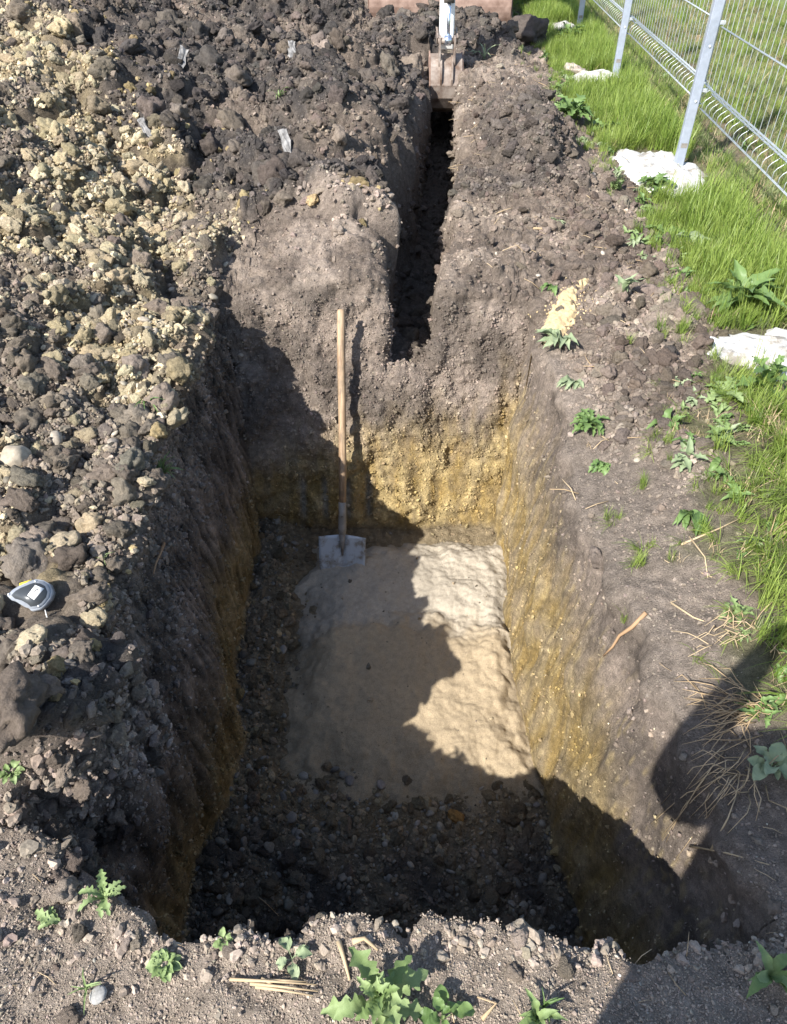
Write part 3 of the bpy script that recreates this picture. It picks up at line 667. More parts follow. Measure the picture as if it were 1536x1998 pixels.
# ------------------------------------------------------------------ shovel
bot, tp = Vector((-.258, 2.50, -1.115)), Vector((-.240, 3.055, .012))
zax = (tp-bot).normalized(); xax = (Vector((1, -.12, -.08))-zax*zax.dot(Vector((1, -.12, -.08)))).normalized(); yax = zax.cross(xax)
sh = empty('shovel', bot); sh.matrix_world = Matrix(((xax.x, yax.x, zax.x, bot.x), (xax.y, yax.y, zax.y, bot.y), (xax.z, yax.z, zax.z, bot.z), (0, 0, 0, 1)))
Ls = (tp-bot).length
tag(sh, 'square-bladed shovel with wooden handle leaning on the far pit wall', 'shovel')
nx_, nz_ = 17, 15; Vb = []; Fb = []
for side in (0, 1):
    for j in range(nz_):
        t = j/(nz_-1); z = -.13+.30*t
        for i in range(nx_):
            u = i/(nx_-1)*2-1; hw_ = .118+.004*math.sin(t*3)-.012*(1-t)
            yb_ = .016*u*u*-1 - .030*S(np.array((t-.85)/.15))*0 + .012*(1-t)**2*-1 + (.014*math.exp(-(u/.10)**2)*t) + side*.0028
            zt = z - (.010*abs(u) if j == nz_-1 else 0)
            Vb.append((u*hw_, -yb_ if False else yb_, zt))
for side in (0, 1):
    o_ = side*nx_*nz_
    for j in range(nz_-1):
        for i in range(nx_-1):
            q = (o_+j*nx_+i, o_+j*nx_+i+1, o_+(j+1)*nx_+i+1, o_+(j+1)*nx_+i); Fb.append(q if side == 0 else q[::-1])
b_ = nx_*nz_; ring = [i for i in range(nx_)]+[j*nx_+nx_-1 for j in range(1, nz_)]+[(nz_-1)*nx_+i for i in range(nx_-2, -1, -1)]+[j*nx_ for j in range(nz_-2, 0, -1)]
for k in range(len(ring)): a, c = ring[k], ring[(k+1) % len(ring)]; Fb.append((a, a+b_, c+b_, c))
blade = link('blade', py_mesh('blade', Vb, Fb, True), 'shovel_steel', sh)
tube_o('rib', [(0, -.004, .06), (0, -.010, .12), (0, -.012, .175)], [.004, .010, .017], 'muddy_steel', blade, 10)
tube_o('socket', [(0, -.008, .155), (0, -.008, .20), (.001, -.006, .28), (.001, -.004, .34)], [.013, .021, .0195, .0195], 'muddy_steel', sh, 16)
tube_o('handle', [(.001, -.004, .30), (.003, -.003, .5), (.002, .0, .75), (-.001, .001, 1.0), (-.001, 0, Ls-.012), (-.001, 0, Ls)], [.0175, .019, .0185, .0195, .0190, .0150], 'ash_wood', sh, 18)
bm = bmesh.new(); bmesh.ops.create_uvsphere(bm, u_segments=8, v_segments=6, radius=.005); rv = link('rivet', bm_mesh('rivet', bm, True), 'dark_steel', sh); rv.location = (.002, -.024, .27)

# ------------------------------------------------------------------ tape measure
l, n = hit(70, 1168)
tm_ = empty('tape_measure', l+Vector((0, -.010, .022))); tm_.rotation_euler = (.55, .12, .02)
tag(tm_, 'grey tape measure with yellow button and white sticker lying on the left bank', 'tape measure')
ol = [(250, 640), (330, 540), (430, 470), (620, 380), (720, 340), (860, 350), (980, 400), (1060, 520), (1050, 640), (970, 760), (890, 830), (740, 860), (650, 790), (520, 735), (350, 710)]
ol = [((a-660)*.000142*.95, -(b-610)*.000142*1.12) for a, b in ol]
def slab(name, pts, z0, z1, m, parent, bev=.002):
    bm = bmesh.new(); a = [bm.verts.new((x, y, z0)) for x, y in pts]; b = [bm.verts.new((x, y, z1)) for x, y in pts]; bm.faces.new(a[::-1]); bm.faces.new(b); k = len(a)
    for i in range(k): bm.faces.new((a[i], a[(i+1) % k], b[(i+1) % k], b[i]))
    if bev: bmesh.ops.bevel(bm, geom=[e for e in bm.edges if abs(e.verts[0].co.z-e.verts[1].co.z) < 1e-6], offset=bev, segments=3, affect='EDGES')
    return link(name, bm_mesh(name, bm, True), m, parent)
slab('case', ol, -.018, .018, 'tape_case', tm_, .004)
face = slab('face_plate', [(x*.80+.001, y*.76) for x, y in ol], .0165, .0195, 'tape_dark', tm_, .0008)
slab('sticker', [((a-660)*.000135, -(b-610)*.000142*1.1) for a, b in ((745, 440), (920, 490), (775, 690), (640, 620))], .0194, .0203, 'sticker', face, 0)
V_, F_ = tube([((a-660)*.000135, -(b-610)*.000156, .0204) for a, b in ((740, 585), (755, 555), (775, 525), (800, 510), (808, 520))], [.0012, .0012, .0014, .0014, .001], 6); link('ink_mark', py_mesh('ink_mark', V_, F_, True), 'ink', face)
slab('lock_button', [((a-660)*.000135, -(b-610)*.000159) for a, b in ((425, 425), (620, 350), (640, 395), (430, 490))], -.006, .012, 'yellow_plastic', tm_, .001)
for a, b in ((290, 620), (730, 365), (875, 790)):
    bm = bmesh.new(); bmesh.ops.create_uvsphere(bm, u_segments=8, v_segments=6, radius=.0035); q = link('screw', bm_mesh('screw', bm, True), 'bolt', tm_); q.location = ((a-660)*.000135, -(b-610)*.000150, .0175)
tube_o('wrist_cord', [(.040, -.034, .0), (.048, -.050, .004), (.058, -.066, .004)], .0013, 'sticker', tm_, 6)
tube_o('cord_end', [(.058, -.066, .004), (.066, -.082, .002)], .0022, 'red_tip', tm_, 6)

# ------------------------------------------------------------------ fence
FY = [2.67+2.505*k for k in range(5)]
def fx(y): return 1.93+.055*(y-5.2)
fang = math.atan(.055)
PNAMES = ['galvanised fence post beside the nearest white footing, right of the pit', 'nearest galvanised fence post in view, on the large white footing', 'second galvanised fence post, behind the pinkish rock', 'third galvanised fence post, near the digger blade', 'fence post farthest along the line past the digger']
PLN = ['nearest wire mesh panel, right of the nearest post in view', 'wire mesh panel between the nearest and the second fence post', 'wire mesh panel between the second and third fence posts', 'wire mesh panel beyond the third fence post', 'wire mesh panel coming toward the camera beside the pit']
POST_H = 1.62
bm = bmesh.new(); box_bm(bm, 0, 0, .5*POST_H-.1, .060, .042, POST_H+.2, bev=.004); post_me = bm_mesh('post_tube', bm); post_me.materials.append(MATS['galvanised'])
bm = bmesh.new(); box_bm(bm, 0, 0, POST_H+.008, .064, .046, .018, bev=.003); cap_me = bm_mesh('cap', bm); cap_me.materials.append(MATS['rubber'])
bm = bmesh.new(); bmesh.ops.create_uvsphere(bm, u_segments=10, v_segments=6, radius=.0085)
for v in bm.verts: v.co.y *= .55
bolt_me = bm_mesh('bolt', bm, True); bolt_me.materials.append(MATS['bolt'])
bm = bmesh.new(); box_bm(bm, 0, 0, 0, .05, .016, .022, bev=.003); clip_me = bm_mesh('clip', bm); clip_me.materials.append(MATS['bolt'])
for k, y in enumerate(FY):
    g0 = drop(fx(y), y); p = empty('fence_post', (fx(y), y, g0.z), (0, 0, -fang)); tag(p, PNAMES[k], 'fence post', 'fence posts')
    link('post_tube', post_me, None, p); link('cap', cap_me, None, p)
    for z in (.42, .72, 1.35):
        b = link('bolt', bolt_me, None, p); b.location = (.006, -.0225, z)
    for z in (.48, .84, 1.30):
        b = link('clip', clip_me, None, p); b.location = (.044, -.004, z)
    box('price_tag' if False else 'label_patch', (.002, -.0218, .16), (.040, .001, .028), 'muddy_steel', p, 0)
prof = [(.0, .375), (.0, .415), (.012, .432), (.040, .452), (.048, .463), (.040, .474), (.006, .505), (.0, .52), (0, .8), (0, 1.2), (.0, 1.24), (.046, 1.29), (.046, 1.30), (0, 1.34), (0, 1.56)]
Vw, Fw = tube([(a+.048, 0, z) for a, z in prof], .0020, 5); vw_me = py_mesh('vertical_wire', Vw, Fw, True); vw_me.materials.append(MATS['wire'])
Vw, Fw = tube([(0, 0, 0), (0, 2.49, 0)], .0026, 6); hw_me = py_mesh('horizontal_wire', Vw, Fw, True); hw_me.materials.append(MATS['wire'])
for k, (ya, lab) in enumerate([(FY[0], PLN[0]), (FY[1], PLN[1]), (FY[2], PLN[2]), (FY[3], PLN[3]), (FY[0]-2.505, PLN[4])]):
    pn_ = empty('mesh_panel', (fx(ya), ya, drop(fx(ya+1.2), ya+1.2).z), (0, 0, -fang)); tag(pn_, lab, 'fence panel', 'fence panels')
    for i in range(30):
        q = link('vertical_wire', vw_me, None, pn_); q.location = (0, .03+i*2.44/29, 0)
    for a, z in ((.0, .38), (.048, .463), (-.0, .51), (0, .82), (0, 1.12), (.046, 1.295), (0, 1.50)):
        for e in (-.004, .004):
            q = link('horizontal_wire', hw_me, None, pn_); q.location = (a+.048+e, .006, z)
# concrete footings
def footing(cx, cy, rx, ry, seed, label, hgt=.05):
    n1, n2 = 90, 26; Vv = []; Ff = []
    for j in range(n2):
        r = (j/(n2-1))
        for i in range(n1):
            th = 2*math.pi*i/n1; k = 1+.28*float(perlin2(np.array([math.cos(th)*1.6+seed]), np.array([math.sin(th)*1.6]), seed)[0])+.10*float(perlin2(np.array([math.cos(th)*11+seed]), np.array([math.sin(th)*11]), seed+7)[0])+.20*float(perlin2(np.array([math.cos(th)*4+seed]), np.array([math.sin(th)*4]), seed+1)[0])
            x = cx+math.cos(th)*rx*r*k; y = cy+math.sin(th)*ry*r*k; z = drop(x, y).z
            nz = float(perlin2(np.array([x*11]), np.array([y*11]), seed+2)[0])*.016+float(perlin2(np.array([x*35]), np.array([y*35]), seed+3)[0])*.007
            Vv.append((x, y, max(z, -.05)*.8+hgt*(1-r**2.5)+nz*(1.2-r**6)-.02*r**6+.004))
    for j in range(n2-1):
        for i in range(n1): Ff.append((j*n1+i, j*n1+(i+1) % n1, (j+1)*n1+(i+1) % n1, (j+1)*n1+i))
    return tag(link('concrete_footing', py_mesh('concrete_footing', Vv, Ff, True), 'concrete'), label, 'footing', 'concrete footings')
footing(1.74, 2.66, .40, .25, 3, 'white concrete footing at the right edge, nearest the pit', .05)
footing(1.77, 5.06, .31, .50, 5, 'broad white concrete footing under the nearest fence post in view', .05)
footing(1.90, 7.58, .26, .34, 8, 'white concrete footing beside the pinkish rock', .08)
footing(2.04, 10.25, .26, .42, 11, 'white concrete footing near the digger blade', .06)

# ------------------------------------------------------------------ mini digger
XB = .48
ex = empty('mini_digger', (.545, 11.2, 0)); tag(ex, 'mini digger with rusty dozer blade, reaching its narrow bucket into the trench', 'digger')
def par(o):
    o.parent = ex; o.matrix_parent_inverse = Matrix.Translation(Vector((.545, 11.2, 0))).inverted(); return o
# dozer blade: curved plate
arc = [(10.20-.07*math.sin(math.pi*t), .03+.42*t) for t in np.linspace(0, 1, 9)]
bl = par(prism('dozer_blade', arc+[(y+.03, z) for y, z in arc[::-1]], 1.66, 'rusty_steel', None, .003, .545))
cut = prism('cutting_edge', [(10.185, .0), (10.22, .0), (10.235, .06), (10.20, .06)], 1.66, 'worn_steel', bl, .002, .545)
for s_ in (-1, 1): box('end_plate', (.545+s_*.838, 10.22, .24), (.012, .13, .42), 'rusty_steel', bl, .003)
for s_ in (-1, 1): par(box('blade_arm', (.545+s_*.35, 10.65, .22), (.09, .9, .11), 'dark_steel', None, .01))
for s_ in (-1, 1):
    tk = [(10.75+.24*math.cos(a)-.0, .26+.24*math.sin(a)) for a in np.linspace(math.pi/2, 3*math.pi/2, 9)]+[(12.4+.24*math.cos(a), .26+.24*math.sin(a)) for a in np.linspace(-math.pi/2, math.pi/2, 9)]
    t_ = par(prism('track', tk, .30, 'rubber', None, .01, .545+s_*.66))
par(box('undercarriage', (.545, 11.6, .42), (1.0, 1.2, .25), 'dark_steel', None, .02))
par(box('house', (.545, 11.75, .98), (1.35, 1.5, .7), 'machine_orange', None, .08))
cabo = par(box('cab', (.22, 11.75, 1.9), (.72, 1.25, 1.15), 'machine_orange', None, .06))
box('windscreen', (.22, 11.117, 1.95), (.58, .012, .85), 'cab_glass', cabo, .01)
bp = [(10.95, .95), (10.55, 1.75), (9.75, 2.70), (8.75, 2.80), (8.15, 2.45), (8.2, 2.25), (8.8, 2.52), (9.65, 2.45), (10.25, 1.62), (10.65, .80)]
par(prism('boom', bp, .17, 'machine_orange', None, .015, XB))
ap = [(7.66, .24), (7.62, .36), (8.00, 2.15), (8.10, 2.48), (8.32, 2.45), (8.34, 2.2), (7.82, .32), (7.76, .24)]
arm = par(prism('dipper_arm', ap, .125, 'white_paint', None, .008, XB))
tube_o('cylinder_rod', [(XB+.005, 7.52, .34), (XB+.005, 7.60, .66)], .017, 'chrome', arm, 16)
tube_o('cylinder_barrel', [(XB+.005, 7.595, .62), (XB+.005, 7.92, 1.75)], .042, 'machine_orange', arm, 16)
tube_o('gland_ring', [(XB+.005, 7.590, .60), (XB+.005, 7.603, .65)], .047, 'dark_steel', arm, 16)
tube_o('link_pin', [(XB-.085, 7.52, .33), (XB+.085, 7.52, .33)], .024, 'worn_steel', arm, 14)
tube_o('rod_eye', [(XB-.028, 7.52, .335), (XB+.032, 7.52, .335)], .040, 'chrome', arm, 16)
for s_ in (-1, 1):
    prism('link_plate', [(7.49, .36), (7.555, .37), (7.60, .18), (7.57, .05), (7.51, .04), (7.49, .16)], .018, 'worn_steel', arm, .004, XB+s_*.066)
    prism('arm_link', [(7.50, .36), (7.55, .36), (7.75, .40), (7.74, .33), (7.55, .30)], .014, 'worn_steel', arm, .003, XB+s_*.088)
# bucket
shell = [(7.66, .20), (7.56, .175), (7.475, .10), (7.44, .0), (7.455, -.10), (7.52, -.19), (7.64, -.25), (7.80, -.275), (8.02, -.28)]
def strip(name, pts, width, thick, m, parent, x):
    inn = []
    for i, (y, z) in enumerate(pts):
        a = pts[max(i-1, 0)]; b = pts[min(i+1, len(pts)-1)]; d = Vector((b[0]-a[0], b[1]-a[1])).normalized(); inn.append((y-d.y*thick, z+d.x*thick))
    V = []; Fs = []; n_ = len(pts)
    for xx in (x-width/2, x+width/2):
        for q in pts: V.append((xx, *q))
        for q in inn: V.append((xx, *q))
    for i in range(n_-1):
        Fs += [(i, i+1, 2*n_+i+1, 2*n_+i), (n_+i, 3*n_+i, 3*n_+i+1, n_+i+1), (i, n_+i, n_+i+1, i+1), (2*n_+i, 2*n_+i+1, 3*n_+i+1, 3*n_+i)]
    Fs += [(0, 2*n_, 3*n_, n_), (n_-1, 2*n_-1, 4*n_-1, 3*n_-1)]
    me = py_mesh(name, V, Fs); bm = bmesh.new(); bm.from_mesh(me); bmesh.ops.recalc_face_normals(bm, faces=bm.faces); bm.to_mesh(me); bm.free(); return link(name, me, m, parent)
bk = par(strip('bucket', shell, .285, -.014, 'worn_steel', None, XB))
for s_ in (-1, 1):
    prism('side_plate', shell+[(7.95, -.10), (7.82, .12), (7.74, .22)], .012, 'rusty_steel', bk, .002, XB+s_*.1485)
    prism('ear', [(7.47, .10), (7.50, .03), (7.445, -.03), (7.435, -.05), (7.415, .05), (7.44, .14), (7.53, .21), (7.60, .22), (7.58, .17)], .018, 'worn_steel', bk, .003, XB+s_*.050)
for dx_ in (-.078, .035): strip('wear_strip', [(7.435, -.035), (7.450, -.10), (7.515, -.193), (7.60, -.238)], .055, .012, 'rusty_steel', bk, XB+dx_)
for dx_ in (-.11, 0, .11): prism('tooth', [(7.98, -.25), (8.17, -.29), (7.98, -.305)], .04, 'worn_steel', bk, .003, XB+dx_)

# ------------------------------------------------------------------ leaves, weeds, grass
def leaf_mesh(name, kind, seed, m):
    r = random.Random(seed); n_ = 23; V = []; Fs = []; nl = r.choice((4.5, 5.5)); ph_ = r.random()
    for i in range(n_):
        t = i/(n_-1)
        if kind == 'lance': wd = .125*math.sin(math.pi*min(1, t*1.02+.02)**.8)**.9+.012
        elif kind == 'lobed': wd = (.05+.15*t**.6)*(1-max(0, t-.70)/.30*.9)*(.30+.85*(1-abs(((t*nl+ph_) % 1)*2-1)))+.012
        elif kind == 'round': wd = .012+(.21*math.sin(math.pi*((t-.35)/.65))**.7 if t > .36 else 0)
        else: wd = .05*(1-t)**.6+.004
        if i == n_-1: wd = .004
        z = .30*math.sin(t*2.0)-.30*t*t+.012*r.uniform(-1, 1)+.02*math.sin(t*9+seed); x = t*(1-.1*t)
        rp = .06*wd/.2*math.sin(t*17+seed)
        tw = r.uniform(-.03, .03)
        V += [(x-.03*abs(wd), wd+r.uniform(-.01, .01), z+wd*.55+rp), (x, wd*.5, z+wd*.20), (x, 0, z), (x, -wd*.5, z+wd*.20+tw*.2), (x-.03*abs(wd), -wd+r.uniform(-.01, .01), z+wd*.55-rp)]
    for i in range(n_-1):
        for k in range(4): Fs.append((i*5+k, i*5+k+1, (i+1)*5+k+1, (i+1)*5+k))
    me = py_mesh(name, V, Fs, True); me.materials.append(MATS[m]); return me
LEAF = {}
for kd in ('lance', 'lobed', 'round', 'blade'):
    for m in ('leaf', 'leaf_pale', 'leaf_bright'): LEAF[kd, m] = [leaf_mesh('leaf', kd, 40+i, m) for i in range(4)]
def plant(name, px, py, label, kind, m, n_, ln, elev=(.1, .7), spread=(0, 6.28), tilt=(0, 0, 0), cat='weed', at=None, lift=0, stem=0):
    l = at if at is not None else hit(px, py)[0]; r = random.Random(int(px*7+py)); p = empty(name, l+Vector((0, 0, lift)), tilt); tag(p, label, cat)
    if stem: tube_o('stem', [(0, 0, -.01), (.004, .003, stem*.5), (0, .006, stem)], [.006*ln/.12, .005*ln/.12, .003*ln/.12], 'leaf_bright', p, 7)
    if not stem and kind != 'blade': n_ = int(n_*1.5)
    for i in range(n_):
        t = i/max(1, n_-1); o = link('leaf', r.choice(LEAF[kind, m]), None, p); s_ = ln*r.uniform(.65, 1.1)*(1-.45*t if stem else 1); o.scale = (s_, s_*r.uniform(.8, 1.15), s_)
        a = spread[0]+(spread[1]-spread[0])*((i*.381966*2.0) % 1.0+r.uniform(-.04, .04)); e_ = elev[0]+(elev[1]-elev[0])*(t if stem else r.random())
        o.rotation_euler = Euler((r.uniform(-.3, .3), -e_, a)); o.location = (0, 0, stem*t if stem else r.uniform(0, .006))
    return p
W = 'weed_plant'
plant(W, 740, 1968, 'large bright green sow thistle at the bottom edge in front of the pit', 'lobed', 'leaf_bright', 22, .125, (.0, 1.15), stem=.085)
plant(W, 862, 1990, 'small broad-leaved weed right of the large thistle at the bottom', 'round', 'leaf', 9, .07, (.15, .8), stem=.03)
plant(W, 205, 1752, 'pale wilted weed at the near left pit corner', 'lobed', 'leaf_bright', 6, .06, (.0, .5))
plant(W, 118, 1800, 'limp pale seedling left of the near pit corner', 'lobed', 'leaf_bright', 4, .055, (.0, .3), (2.4, 3.8))
plant(W, 325, 1885, 'low chickweed patch on the bare soil below the pit corner', 'round', 'leaf_bright', 16, .04, (.05, .7))
plant(W, 440, 1838, 'tiny seedling between the chickweed and the pit edge', 'round', 'leaf_bright', 7, .028, (.1, .7))
plant(W, 170, 1930, 'thin grassy seedling on the soil at lower left', 'blade', 'leaf_bright', 7, .05, (.3, .9))
plant(W, 570, 1872, 'withered pale seedling above the straw bundle', 'round', 'leaf_pale', 6, .045, (.0, .4))
plant(W, 1500, 1905, 'bright leaf pair at the lower right corner', 'lance', 'leaf_bright', 5, .09, (.2, .8))
plant(W, 1048, 1990, 'small pointed leaves at the bottom edge right of centre', 'lance', 'leaf_bright', 5, .06, (.3, .8))
plant(W, 25, 1512, 'small green weed at the left edge above the notch', 'round', 'leaf_bright', 10, .04, (.1, .8))
plant(W, 1092, 672, 'grey-green leafy weed drooping over the right pit rim', 'lance', 'leaf_pale', 10, .15, (-.1, .45), (2.0, 5.2))
plant(W, 1118, 745, 'wilted pale leaves below the grey-green weed on the rim', 'lance', 'leaf_pale', 6, .12, (-.3, .2), (3.6, 5.4))
plant(W, 1150, 830, 'green lobed weed clump on the right pit rim', 'lobed', 'leaf', 14, .095, (-.1, .6), (1.5, 6.0))
plant(W, 1178, 905, 'small hanging weed below the lobed clump on the rim', 'lobed', 'leaf', 8, .07, (-.5, .2), (3.5, 5.5))
plant(W, 1216, 585, 'upright weed with two long pale leaves behind the sand trail', 'lance', 'leaf_pale', 4, .15, (.7, 1.25))
plant(W, 1440, 608, 'big dock rosette in the grass above the near white footing', 'lance', 'leaf', 18, .27, (.15, 1.0))
plant(W, 1490, 770, 'tall thistle with upright leaf below the near white footing', 'lobed', 'leaf', 13, .19, (.1, 1.3), stem=.08)
plant(W, 1410, 775, 'low trampled thistle left of the tall one by the footing', 'lobed', 'leaf_bright', 9, .12, (0, .4))
plant(W, 1115, 235, 'dense dandelion clump between the dark mound and the fence', 'lobed', 'leaf', 22, .22, (.1, 1.0))
plant(W, 1180, 262, 'low dandelion right of the dense clump', 'lobed', 'leaf', 12, .16, (.05, .7))
plant(W, 1275, 372, 'green dandelion below the broad white footing', 'lobed', 'leaf', 16, .16, (.1, .9))
plant(W, 1300, 470, 'flattened leafy weed at the edge of the grass', 'lance', 'leaf', 16, .16, (-.05, .35))
plant(W, 1345, 490, 'pale broad-leaved weed in the edge of the grass', 'round', 'leaf_pale', 10, .13, (.2, .9))
plant(W, 1340, 1000, 'long green weed bunch lying on the bare soil right of the pit', 'lance', 'leaf', 8, .12, (-.2, .25), (3.9, 5.2))
plant(W, 1500, 1505, 'rosette with whitish leaves in the photographer shadow at right', 'round', 'leaf_pale', 9, .075, (.1, .9))
plant(W, 1080, 560, 'small drooping green leaves left of the sand trail', 'lance', 'leaf', 6, .09, (-.3, .2), (3, 5))
plant(W, 1085, 440, 'small seedling on the brown soil below the dark mound', 'lobed', 'leaf_pale', 7, .07, (.1, .8))
plant(W, 1110, 90, 'thistle beside the third fence post', 'lobed', 'leaf', 14, .26, (.2, 1.0))
plant(W, 1030, 20, 'leafy weed behind the large lone soil lump', 'lobed', 'leaf', 14, .28, (.2, 1.0))
plant(W, 318, 925, 'tuft of couch grass growing on the left pit bank', 'blade', 'leaf_bright', 26, .09, (.0, 1.2), cat='grass tuft')
plant(W, 285, 790, 'few long thin blades on the shaded left bank', 'blade', 'leaf', 6, .11, (.0, .5), (4.5, 6.5), cat='grass tuft')
plant(W, 545, 190, 'single green sprout on the black heap', 'blade', 'leaf_bright', 6, .12, (.1, .6), cat='grass tuft')
plant(W, 205, 1095, 'tiny sprout among yellow clods above the tape measure', 'blade', 'leaf_bright', 7, .04, (.2, .9), cat='grass tuft')
plant(W, 1060, 1965, 'two small green blades near the bottom shadow edge', 'blade', 'leaf', 5, .05, (.3, 1), cat='grass tuft')
plant(W, 945, 115, 'dry whitish sprout in the digger bucket shadow', 'blade', 'leaf_pale', 7, .22, (.2, 1.1), cat='grass tuft')

def blade_geo(V, Fs, r, base, ln, wd, az, lean, droop):
    d = Vector((math.cos(az), math.sin(az), 0)); sd = Vector((-d.y, d.x, 0)); n_ = 5; st0 = len(V); p = Vector(base); ang = lean
    for i in range(n_):
        t = i/(n_-1); w_ = wd*(1-t)**.7+.0003
        V += [p-sd*w_, p+sd*w_]
        stp = ln/(n_-1); ang = lean+droop*t; p = p+(d*math.sin(ang)+Vector((0, 0, 1))*math.cos(ang))*stp
    for i in range(n_-1): a = st0+i*2; Fs.append((a, a+1, a+3, a+2))
def tuft(name, seed, nb, ln, rad, lean, droop, m, bias=None, wd=.0028):
    r = random.Random(seed); V = []; Fs = []
    for _ in range(nb):
        a = r.uniform(0, 6.28); rr_ = rad*math.sqrt(r.random()); az = (bias+r.gauss(0, .7)) if bias is not None else r.uniform(0, 6.28)
        blade_geo(V, Fs, r, (math.cos(a)*rr_, math.sin(a)*rr_, -.01), ln*r.uniform(.5, 1.15), wd*r.uniform(.6, 1.2), az, abs(r.gauss(0, lean)), abs(r.gauss(droop, .4)))
    me = py_mesh(name, V, Fs, True); me.materials.append(MATS[m]); return me
TUFT = [tuft('grass_tuft', i, 34, .20, .05, .25, .7, 'grass') for i in range(4)]+[tuft('grass_tuft', 10+i, 30, .13, .06, .5, .9, 'grass_dull') for i in range(3)]+[tuft('grass_tuft', 20+i, 26, .26, .04, .7, 1.3, 'grass', 3.6) for i in range(3)]+[tuft('straw_tuft', 30+i, 14, .15, .07, .9, .8, 'straw') for i in range(2)]
behind = S((X-(1.93+.055*(Y-5.2))-.05)/.15)
patch = S((fbm2(X, Y, 1.1, 3, 120)+.22)/.3); patch2 = S((fbm2(X, Y, 2.2, 3, 121)+.35)/.3)
dg = m_grass*(1-behind)*(.35+.65*patch2)*S((Y-.3)/.3)*np.interp(Y, [0, 2.2, 2.7], [.42, .42, 1.])+m_grass*behind*(.10+.42*patch)
dg = dg+m_flat*S((X-cx_+.42)/.40)*S((Y-.8)/.3)*S((fbm2(X, Y, 4.5, 2, 125)-.05)/.2)*.22*(1-behind)
for cx2, cy2, rx2, ry2 in ((1.74, 2.66, .42, .28), (1.77, 5.06, .34, .54), (1.90, 7.58, .27, .36), (2.04, 10.25, .28, .46)):
    dg = dg*S((np.hypot((X-cx2)/rx2, (Y-cy2)/ry2)-.95)/.15)
wv = ((sxp > -60) & (sxp < 1720) & (syp > -260) & (syp < 2150) & (zcp > .2))+.06
pw_ = (dg*AR*wv).reshape(-1); pw_ /= pw_.sum(); NG = 15000; gi_ = rng.choice(len(pw_), NG, p=pw_)
gp = Pv[gi_]+rng.normal(0, .01, (NG, 3))*[1, 1, 0]; isb = behind.reshape(-1)[gi_] > .5; nearr = gp[:, 1] < 2.45
tall = rng.uniform(.6, 1.15, NG)*np.where(isb, .75, np.interp(gp[:, 0]-cx_.reshape(-1)[gi_], [-.3, 0, .25, .5], [.35, .5, .9, 1.05]))
u_ = rng.random(NG); gix = np.where(u_ < np.where(isb, .10, .66), rng.integers(0, 4, NG), np.where(u_ < np.where(isb, .80, .95), rng.integers(4, 7, NG), rng.integers(10, 12, NG)))
gix = np.where(nearr & (rng.random(NG) < .45), rng.integers(7, 10, NG), gix); gix = np.where(nearr & (rng.random(NG) < .14), rng.integers(10, 12, NG), gix)
tall = np.where(nearr, tall*.75, tall)
gr = scatter_object('grass', proto_coll('grass_tuft_piece', TUFT), gp, np.stack([rng.normal(0, .12, NG), rng.normal(0, .12, NG), np.where(gix >= 7, rng.normal(0, .5, NG), rng.uniform(0, 6.28, NG))], 1), tall[:, None]*rng.uniform(.85, 1.15, (NG, 3)), gix)
tag(gr, 'long green grass growing along and beyond the wire fence', 'grass')

CL = []
for i in range(5):
    r = random.Random(900+i); bm = bmesh.new()
    for k in range(r.randint(9, 15)):
        me_ = r.choice(LEAF[r.choice(('lobed', 'lance', 'lance')), 'leaf']); n0 = len(bm.verts); bm.from_mesh(me_); bm.verts.ensure_lookup_table()
        M_ = Euler((r.uniform(-.4, .4), -r.uniform(-.05, .95), r.uniform(0, 6.28))).to_matrix()*r.uniform(.5, 1.1); off = Vector((r.gauss(0, .15), r.gauss(0, .15), 0))
        for v in bm.verts[n0:]: v.co = M_ @ v.co+off
    me_ = bm_mesh('weed_clump', bm, True); me_.materials.clear(); me_.materials.append(MATS[('leaf', 'leaf_bright', 'leaf_pale', 'leaf', 'leaf_bright')[i]]); CL.append(me_)
wd_ = (S(1-np.abs(X-cx_-.08)/.32)*S((Y-.7)/.3)*(.25+S((fbm2(X, Y, 2.5, 2, 130)-.0)/.2))+.06*m_grass*(1-behind)+.05*m_grass*behind)*(1-S((F-.01)/.03))
for cx2, cy2, rx2, ry2 in ((1.74, 2.66, .42, .28), (1.77, 5.06, .34, .54), (1.90, 7.58, .27, .36), (2.04, 10.25, .28, .46)): wd_ = wd_*S((np.hypot((X-cx2)/rx2, (Y-cy2)/ry2)-.95)/.1)
pq = (wd_*AR*vis).reshape(-1); pq /= pq.sum(); NW = 330; wi = rng.choice(len(pq), NW, p=pq)
wo = scatter_object('ground_weeds', proto_coll('ground_weeds_piece', CL), Pv[wi], np.stack([rng.normal(0, .15, NW), rng.normal(0, .15, NW), rng.uniform(0, 6.28, NW)], 1), (rng.uniform(.03, .10, NW))[:, None]*np.ones((1, 3)), rng.integers(0, 5, NW))
tag(wo, 'low broad-leaved weeds mingling with the ragged grass edge', 'weeds')
# soil crumbs lying on the edge of the sand
pe_ = (S(.75-dist/.20)*S((dist+.03)/.05)+.006).reshape(-1); pe_ /= pe_.sum(); ei = rng.choice(len(pe_), 5200, p=pe_); er_ = .0022*(1-rng.random(5200))**(-1/2.1); er_ = np.minimum(er_, .016)
eo = scatter_object('sand_litter', proto_coll('sand_litter_piece', SML), sV.reshape(-1, 3)[ei]+rng.normal(0, .003, (5200, 3))*[1, 1, .3], rng.uniform(0, 6.28, (5200, 3)), er_[:, None]*np.ones((1, 3)), rng.integers(0, 6, 5200), np.where(rng.random((5200, 1)) < .5, jit([.13, .11, .085], ei, .2), jit([.26, .21, .14], ei, .2)))
tag(eo, 'soil crumbs strewn along the edges of the sand in the pit', 'soil')
